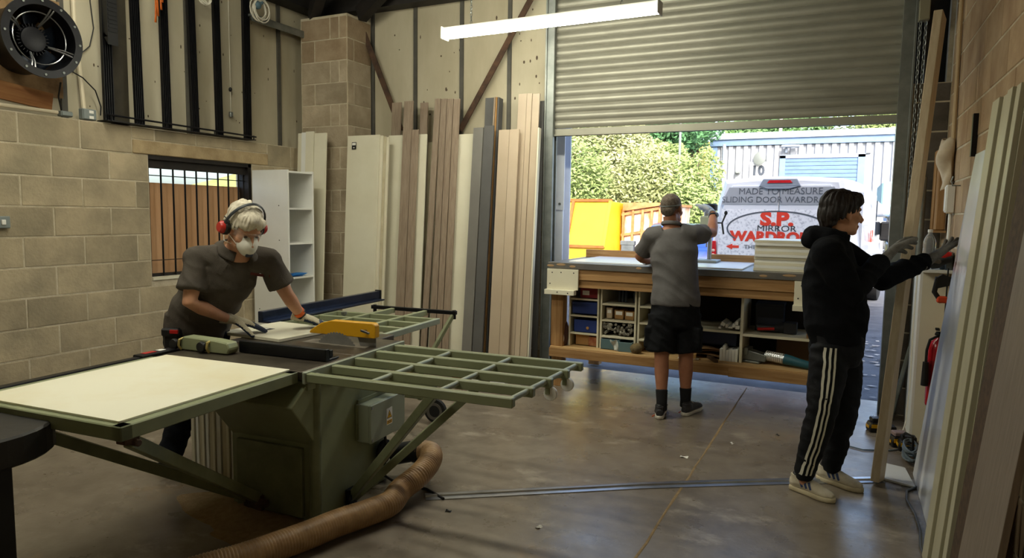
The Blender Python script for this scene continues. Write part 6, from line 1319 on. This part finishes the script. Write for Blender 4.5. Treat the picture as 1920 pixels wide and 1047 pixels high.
# --- unit ten across the yard
ub = thing('industrial_unit', 'pale corrugated industrial unit number ten with blue trim across yard', 'building', (2, 36, 0))
m_cor = M('corrugated_white', '#9aa0aa', .6, 0, '#9097a1', 1.5); m_blt = M('blue_trim', '#6c87ab', .5, 0, '#617ca1', 2); m_blt2 = M('pale_trim', '#98a6ba', .5)
def up_(name, a_, b_, mat, par=ub, bev=0): k = MB(); k.bx(a_, b_); return k.build(name, mat, par, world=True, bevel=bev)
wall_u = up_('wall', (-6.2, 36, -.02), (14, 46, 5.3), m_cor)
x = -5.75
while x < 4.2:
    if not (-2.95 < x < .75): up_('rib', (x, 35.88, 2.2), (x + .2, 36.0, 5.15), m_cor, wall_u)
    else: up_('rib', (x, 35.88, 4.62), (x + .2, 36.0, 5.15), m_cor, wall_u)
    x += .36
up_('brick_base', (-6.2, 35.96, 0), (14, 36, 2.2), M('base_pale', '#9a9da3', .8), ub)
up_('fascia', (-6.3, 35.8, 5.12), (14, 36, 5.45), m_blt); up_('gutter', (-6.35, 35.7, 5.43), (14, 36, 5.72), m_blt2)
up_('corner_trim', (-6.26, 35.9, 0), (-5.95, 36.05, 5.2), m_blt); 
k = MB(); k.cyl((-5.6, 35.85, 0), (-5.6, 35.85, 5.2), .09, 12); k.build('downpipe', m_blt2, ub, world=True, smooth=True)
up_('door_frame', (-2.98, 35.88, 0), (-2.72, 36, 4.58), m_blt); up_('door_frame', (.42, 35.88, 0), (.72, 36, 4.58), m_blt); up_('door_frame', (-2.98, 35.88, 4.45), (.72, 36, 4.62), m_blt2)
for i in range(24): up_('door_slat', (-2.72, 35.93, i * .186), (.42, 35.99, i * .186 + .165), M('door_blue', '#5f7ba8', .45, 0, '#56719c', 3))
sg = up_('number_sign', (-4.35, 35.86, 3.4), (-3.55, 35.92, 4.3), M('sign_white', '#cfd2d6', .5))
lettering('lettering', '1', .62, M('sign_dark', '#39424f', .5), ub, (-6.12, -.16, 3.86), UX, UZ, bold=.035, sx=.95); lettering('lettering', '0', .62, M('sign_dark', '#39424f', .5), ub, (-5.80, -.16, 3.86), UX, UZ, bold=.035, sx=.95)
k = MB(); k.lathe([(0, 0), (.3, .04), (.32, .1), (.1, .16), (0, .16)], (-3.85, 35.7, 4.45), (-.4, -1, .1), 20); k.cyl((-3.85, 35.75, 4.45), (-3.6, 36, 4.3), .04, 8); k.build('satellite_dish', m_grime, ub, world=True, smooth=40)
k = MB(); k.bx((-2.9, 35.4, 4.95), (-2.1, 35.75, 5.05)); k.bx((-2.75, 35.7, 4.7), (-2.65, 36, 4.95)); k.build('flood_light', m_blt2, ub, world=True, bevel=.02)
k = MB(); k.bx((-5.0, 35.7, 3.75), (-4.8, 35.95, 3.9)); k.cyl((-4.9, 35.6, 3.82), (-4.9, 35.7, 3.82), .07, 10); k.build('camera_housing', m_grime, ub, world=True)
# --- skips
ysk = thing('yellow_skip', 'bright yellow sloped-end skip standing outside left of doorway', 'skip', (-7, 17, 0))
m_ysk = M('skip_yellow', '#e3b41c', .55, 0, '#d9a514', 2.2, 0, .1, 12); m_yr = M('skip_rust', '#a4632a', .8, 0, '#7d4a22', 5)
k = MB(); k.prism([(17.0, .75), (16.9, -.02), (19.5, -.02), (19.5, 1.9), (17.55, 1.95)], (-8.2, 0, 0), (0, 1, 0), (0, 0, 1), (2.65, 0, 0)); k.build('body', m_ysk, ysk, world=True, bevel=.02)
for (a_, b_) in (((-8.2, 17.53, 1.97), (-5.55, 17.53, 1.97)), ((-8.2, 16.97, .76), (-5.55, 16.97, .76))): k = MB(); k.bar(a_, b_, .07, .07); k.build('rim', m_yr, ysk, world=True)
for x in (-8.15, -6.62, -5.58): k = MB(); k.bar((x, 16.97, .74), (x, 17.5, 1.95), .08, .06, up=(0, 1, 0)); k.build('stiffener', m_ysk if x > -6 else m_yr, ysk, world=True)
rsk = thing('rusty_container', 'rusty brown and white open container right of the yellow skip', 'container', (-5, 19, 0), 0)
m_rw = M('peeling_white_rust', '#e8dccb', .7, 0, '#c07a3f', 2.4, contrast=(.42, .58), stretch=(1, 1, .3)); m_rb = M('rust_top', '#c08a5a', .8, 0, '#9b6438', 4)
k = MB(); k.prism([(-5.55, -.02), (-4.55, -.02), (-4.45, 1.88), (-5.4, 1.72)], (0, 18.3, 0), (1, 0, 0), (0, 0, 1), (0, 4.0, 0)); k.build('body', m_rw, rsk, world=True, bevel=.01)
k = MB(); k.prism([(-5.45, 1.7), (-4.4, 1.86), (-4.4, 1.93), (-5.45, 1.93)], (0, 18.2, 0), (1, 0, 0), (0, 0, 1), (0, 4.1, 0)); k.build('lid', m_rb, rsk, world=True)
for i, x in enumerate((-5.45, -5.2, -4.95, -4.72, -4.52)): k = MB(); k.bar((x, 18.27, .0), (x + .08 * (x + 5.5), 18.27, 1.75), .06, .08, up=(0, 1, 0)); k.build('side_post', m_rb, rsk, world=True)
for z in (.55, 1.1, 1.66): k = MB(); k.bar((-5.5, 18.27, z - .06), (-4.48, 18.27, z + .12), .07, .06, up=(0, 1, 0)); k.build('side_rail', m_rb, rsk, world=True)
k = MB(); k.bx((-4.6, 15.3, .0), (-4.3, 15.4, .95)); k.bx((-4.62, 15.29, .9), (-4.28, 15.41, 1.0)); tag(k.build('grey_cabinet', m_galv, bevel=.01), 'small grey utility cabinet before the rusty container', 'cabinet')
# --- parked vehicles
def car(loc, rz, col_, label, suv=False, name='parked_car'):
    t = thing(name, label, 'car', loc, rz); h_ = 1.75 if suv else 1.45; m_c = M('paint_' + col_, col_, .25, .2, coat=.6)
    side = [(-2.1, .35), (-2.15, .75), (-2.0, .98), (-1.55, 1.02), (-1.25 if not suv else -1.7, h_ - .06), (-.4, h_), (.55, h_ - .04), (1.15, 1.0), (1.95, .85), (2.12, .6), (2.1, .35)]
    k = MB(); k.prism(side, (-.85, 0, 0), (0, 1, 0), (0, 0, 1), (1.7, 0, 0)); k.build('body', m_c, t, bevel=.06, bseg=2, smooth=40)
    gl = M('car_glass', '#20262c', .08)
    k = MB(); k.prism([(-1.4 if not suv else -1.75, 1.05), (-1.25 if not suv else -1.65, h_ - .12), (.45, h_ - .12), (.95, 1.05)], (-.856, 0, 0), (0, 1, 0), (0, 0, 1), (1.712, 0, 0)); k.build('side_glass', gl, t)
    k = MB(); y0_ = -1.5 if not suv else -1.93; y1_ = -1.22 if not suv else -1.72; k.add([V((x, y, z)) for x, y, z in ((-.68, y0_, 1.04), (.68, y0_, 1.04), (.6, y1_, h_ - .1), (-.6, y1_, h_ - .1), (-.68, y0_ + .1, 1.04), (.68, y0_ + .1, 1.04), (.6, y1_ + .1, h_ - .1), (-.6, y1_ + .1, h_ - .1))], [(0, 1, 2, 3), (7, 6, 5, 4), (0, 4, 5, 1), (1, 5, 6, 2), (2, 6, 7, 3), (3, 7, 4, 0)]); k.build('rear_glass', gl, t)
    for x in (-1, 1):
        k = MB(); k.box((x * .72, -2.1, .85), (.2, .08, .16)); k.build('tail_light', m_red2, t, bevel=.02)
        for y in (-1.3, 1.3): k = MB(); k.lathe([(0, -.1), (.3, -.1), (.33, -.07), (.33, .07), (.3, .1), (0, .1)], (x * .8, y, .33), (1, 0, 0), 22); k.build('wheel', m_rubber, t, smooth=40)
    return t
car((-2.95, 15.2, -.02), R(10), '#2c4f9c', 'blue parked car glimpsed between bench worker and van')
car((1.75, 22.5, -.02), R(4), '#33393f', 'dark parked car glimpsed right of the white van', True)
car((1.35, 26.85, -.02), R(4), '#4d7f97', 'teal blue parked car further back beyond the dark car')
lv = thing('teal_box_van', 'pale teal box van far behind right of the white van', 'van', (2.3, 32.2, -.02), 0)
k = MB(); k.bx((-1.1, -3, .7), (1.1, 1.6, 3.0)); k.build('cargo_box', M('teal_box_body', '#8fb2b0', .5), lv, bevel=.05)
k = MB(); k.prism([(1.6, .5), (1.6, 2.3), (2.4, 2.2), (3.0, 1.3), (3.3, 1.2), (3.3, .5)], (-1.0, 0, 0), (0, 1, 0), (0, 0, 1), (2.0, 0, 0)); k.build('cab', m_van, lv, bevel=.05)
for x in (-.9, .9):
    for y in (-2, 2.4): k = MB(); k.lathe([(0, -.12), (.38, -.12), (.4, 0), (.38, .12), (0, .12)], (x, y, .4), (1, 0, 0), 20); k.build('wheel', m_rubber, lv, smooth=40)
# --- bank and vegetation
b = MB()
def bankf(u, v):
    x = -40 + u * 80; y = 23.5 + v * 60
    rise = 0
    if True:
        t = min(1, max(0, (y - 23.5) / 22)); rise = 6.5 * t ** .8
    if x > -7 and y < 47: rise = -.3
    return V((x, y, rise + .3 * noise.noise(V((x * .3, y * .3, 0)))))
b.grid(bankf, 60, 40); struct(b.build('bank_ground', M('rough_grass', '#7f8a4c', .95, 0, '#a39a5e', 1.5, 0, .5, 8, .1), smooth=True))
def leafy(name, label, ce, rad, n, mat, seed, lsz=.16, stems=5, grp='shrubs on the bank', hollow=.55, twigs=None):
    rg = random.Random(seed); t = thing(name, label, 'shrub' if 'shrub' in name or 'bush' in name else 'tree', (ce[0], ce[1], 0), 0, grp); k = MB(); cz = ce[2]
    lobes = [(V((rg.uniform(-.5, .5) * rad[0], rg.uniform(-.5, .5) * rad[1], rg.uniform(-.45, .55) * rad[2])), rg.uniform(.4, .62)) for _ in range(7)]
    vs = []; fs = []
    for i in range(n):
        lc, ls = rg.choice(lobes); d = V((rg.gauss(0, 1), rg.gauss(0, 1), rg.gauss(0, 1))).normalized(); r_ = (hollow + (1 - hollow) * rg.random()) * ls * 1.15
        p = lc + V((d.x * rad[0] * r_, d.y * rad[1] * r_, d.z * rad[2] * r_)); p.z += cz
        a_ = V((rg.gauss(0, 1), rg.gauss(0, 1), rg.gauss(0, .6))).normalized(); b_ = a_.orthogonal().normalized(); s_ = lsz * rg.uniform(.5, 1.2); o = len(vs)
        vs += [p - a_ * s_, p + b_ * s_ * .45, p + a_ * s_, p - b_ * s_ * .45]; fs.append((o, o + 1, o + 2, o + 3))
    k.v = vs; k.f = fs; k.mi = [0] * len(fs); tag(k.build('foliage', mat, t, clean=False), kind='stuff')
    k = MB(); zb = -ce[2] * 0
    for i in range(stems):
        lc, ls = lobes[i % 7]; k.tube([V((rg.uniform(-.3, .3), rg.uniform(-.3, .3), max(-.2, cz - rad[2] * 1.3))), V((lc.x * .5, lc.y * .5, cz - rad[2] * .3)), lc + V((0, 0, cz))], [.09, .06, .03], 6)
    k.build('branches', twigs or M('bark', '#77685a', .9), t, smooth=True)
    return t
m_lf = [M('leaf_yellow_green', '#93a668', .7, 0, '#7c9153', .9, .1), M('leaf_green', '#6b9058', .7, 0, '#557a47', .9, .1), M('leaf_olive', '#8c9a62', .7, 0, '#a4a874', .8, .1), M('leaf_pale', '#b5ba8c', .7, 0, '#9ea673', .8, .1), M('leaf_dark_green', '#4f7d50', .7, 0, '#436c44', .9, .1)]
m_pb = M('bark_pale', '#b9ad9c', .9)
veg = [('bramble_shrub', 'yellow-green bramble shrub at foot of bank behind the skip', (-9.4, 23.6, 2.4), (2.0, 1.5, 2.0), 3800, 0, .14), ('bramble_shrub', 'olive scrubby shrub on the bank above the rusty container', (-6.9, 24.2, 2.3), (1.9, 1.4, 2.1), 3800, 2, .13), ('bramble_shrub', 'bright yellow-green shrub on the bank beside unit ten', (-4.9, 24.8, 2.2), (1.5, 1.3, 2.0), 3400, 0, .13),
       ('pale_tree', 'pale bare-stemmed tree on the bank at doorway left', (-10.2, 26, 4.6), (2.2, 1.8, 2.5), 3200, 3, .13), ('dry_shrub', 'straw-coloured dry shrub in the middle of the bank', (-7.6, 26.5, 4.0), (1.9, 1.6, 1.7), 3000, 3, .13),
       ('green_tree', 'deep green tree high on the bank left of unit ten', (-7.6, 30, 6.4), (2.5, 2.2, 2.2), 4200, 4, .19), ('green_tree', 'fresh green tree high on bank behind the pale tree', (-11.5, 30.5, 6.0), (2.6, 2.2, 2.6), 3600, 1, .19), ('green_tree', 'dark green tree touching left corner of unit ten roof', (-6.9, 34.5, 6.6), (1.6, 1.8, 2.4), 3600, 4, .19),
       ('yellow_shrub', 'pale yellow shrub right against the corner of unit ten', (-7.0, 29.2, 3.2), (1.3, 1.3, 1.8), 2800, 0, .15), ('far_tree', 'tall tree behind the left part of unit ten roof', (-4.5, 49.6, 7.2), (4.0, 2.5, 3.0), 3000, 1, .32), ('far_tree', 'yellow-green tree behind the middle of unit ten roof', (2.0, 50, 7.4), (4.6, 2.5, 3.0), 3000, 0, .32), ('far_tree', 'olive tree behind the right part of unit ten roof', (9, 50, 7.4), (4.6, 2.5, 3.0), 2600, 2, .32), ('far_tree', 'green tree on bank crest far left behind the others', (-16, 34, 6.5), (4.0, 2.5, 3.5), 3000, 1, .26)]
for i, (nm, lb, ce, ra, n, mi_, ls) in enumerate(veg): leafy(nm, lb, ce, ra, int(n * 2.2), m_lf[mi_], 40 + i, ls * .68, 6, twigs=m_pb if nm in ('pale_tree', 'bramble_shrub') else None)
k = MB(); k.cyl((-6.0, 27.5, 1), (-6.0, 27.5, 7.5), .05, 8); k.bx((-6.3, 27.45, 7.3), (-6.0, 27.55, 7.4)); tag(k.build('lamp_post', m_grime), 'slim pale lamp post rising out of the bank shrubs', 'post')
k = MB(); k.cyl((-3.9, 46.5, 5), (-3.9, 46.5, 9.5), .1, 8); k.bx((-4.0, 46.4, 9.4), (-3.8, 46.6, 9.6)); tag(k.build('telegraph_pole', M('pole_pale', '#c9c2b6', .8)), 'pale pole standing behind the roof of unit ten', 'post')
# fallen leaves outside the threshold
rg = random.Random(11); k = MB()
for i in range(120):
    x, y = rg.uniform(-.1, .9), rg.uniform(6.7, 10.5); s_ = rg.uniform(.02, .06); a_ = rg.uniform(0, 6.3)
    k.add([V((x + s_ * math.cos(a_ + q), y + s_ * .6 * math.sin(a_ + q), -.012 + .015 * rg.random())) for q in (0, 1.7, 3.1, 4.6)], [(0, 1, 2, 3)])
tag(k.build('fallen_leaves', M('dry_leaf', '#a9998a', .8, 0, '#d8d2c8', 3)), 'scattered dry leaves and litter on tarmac beyond the threshold', 'leaves', kind='stuff')
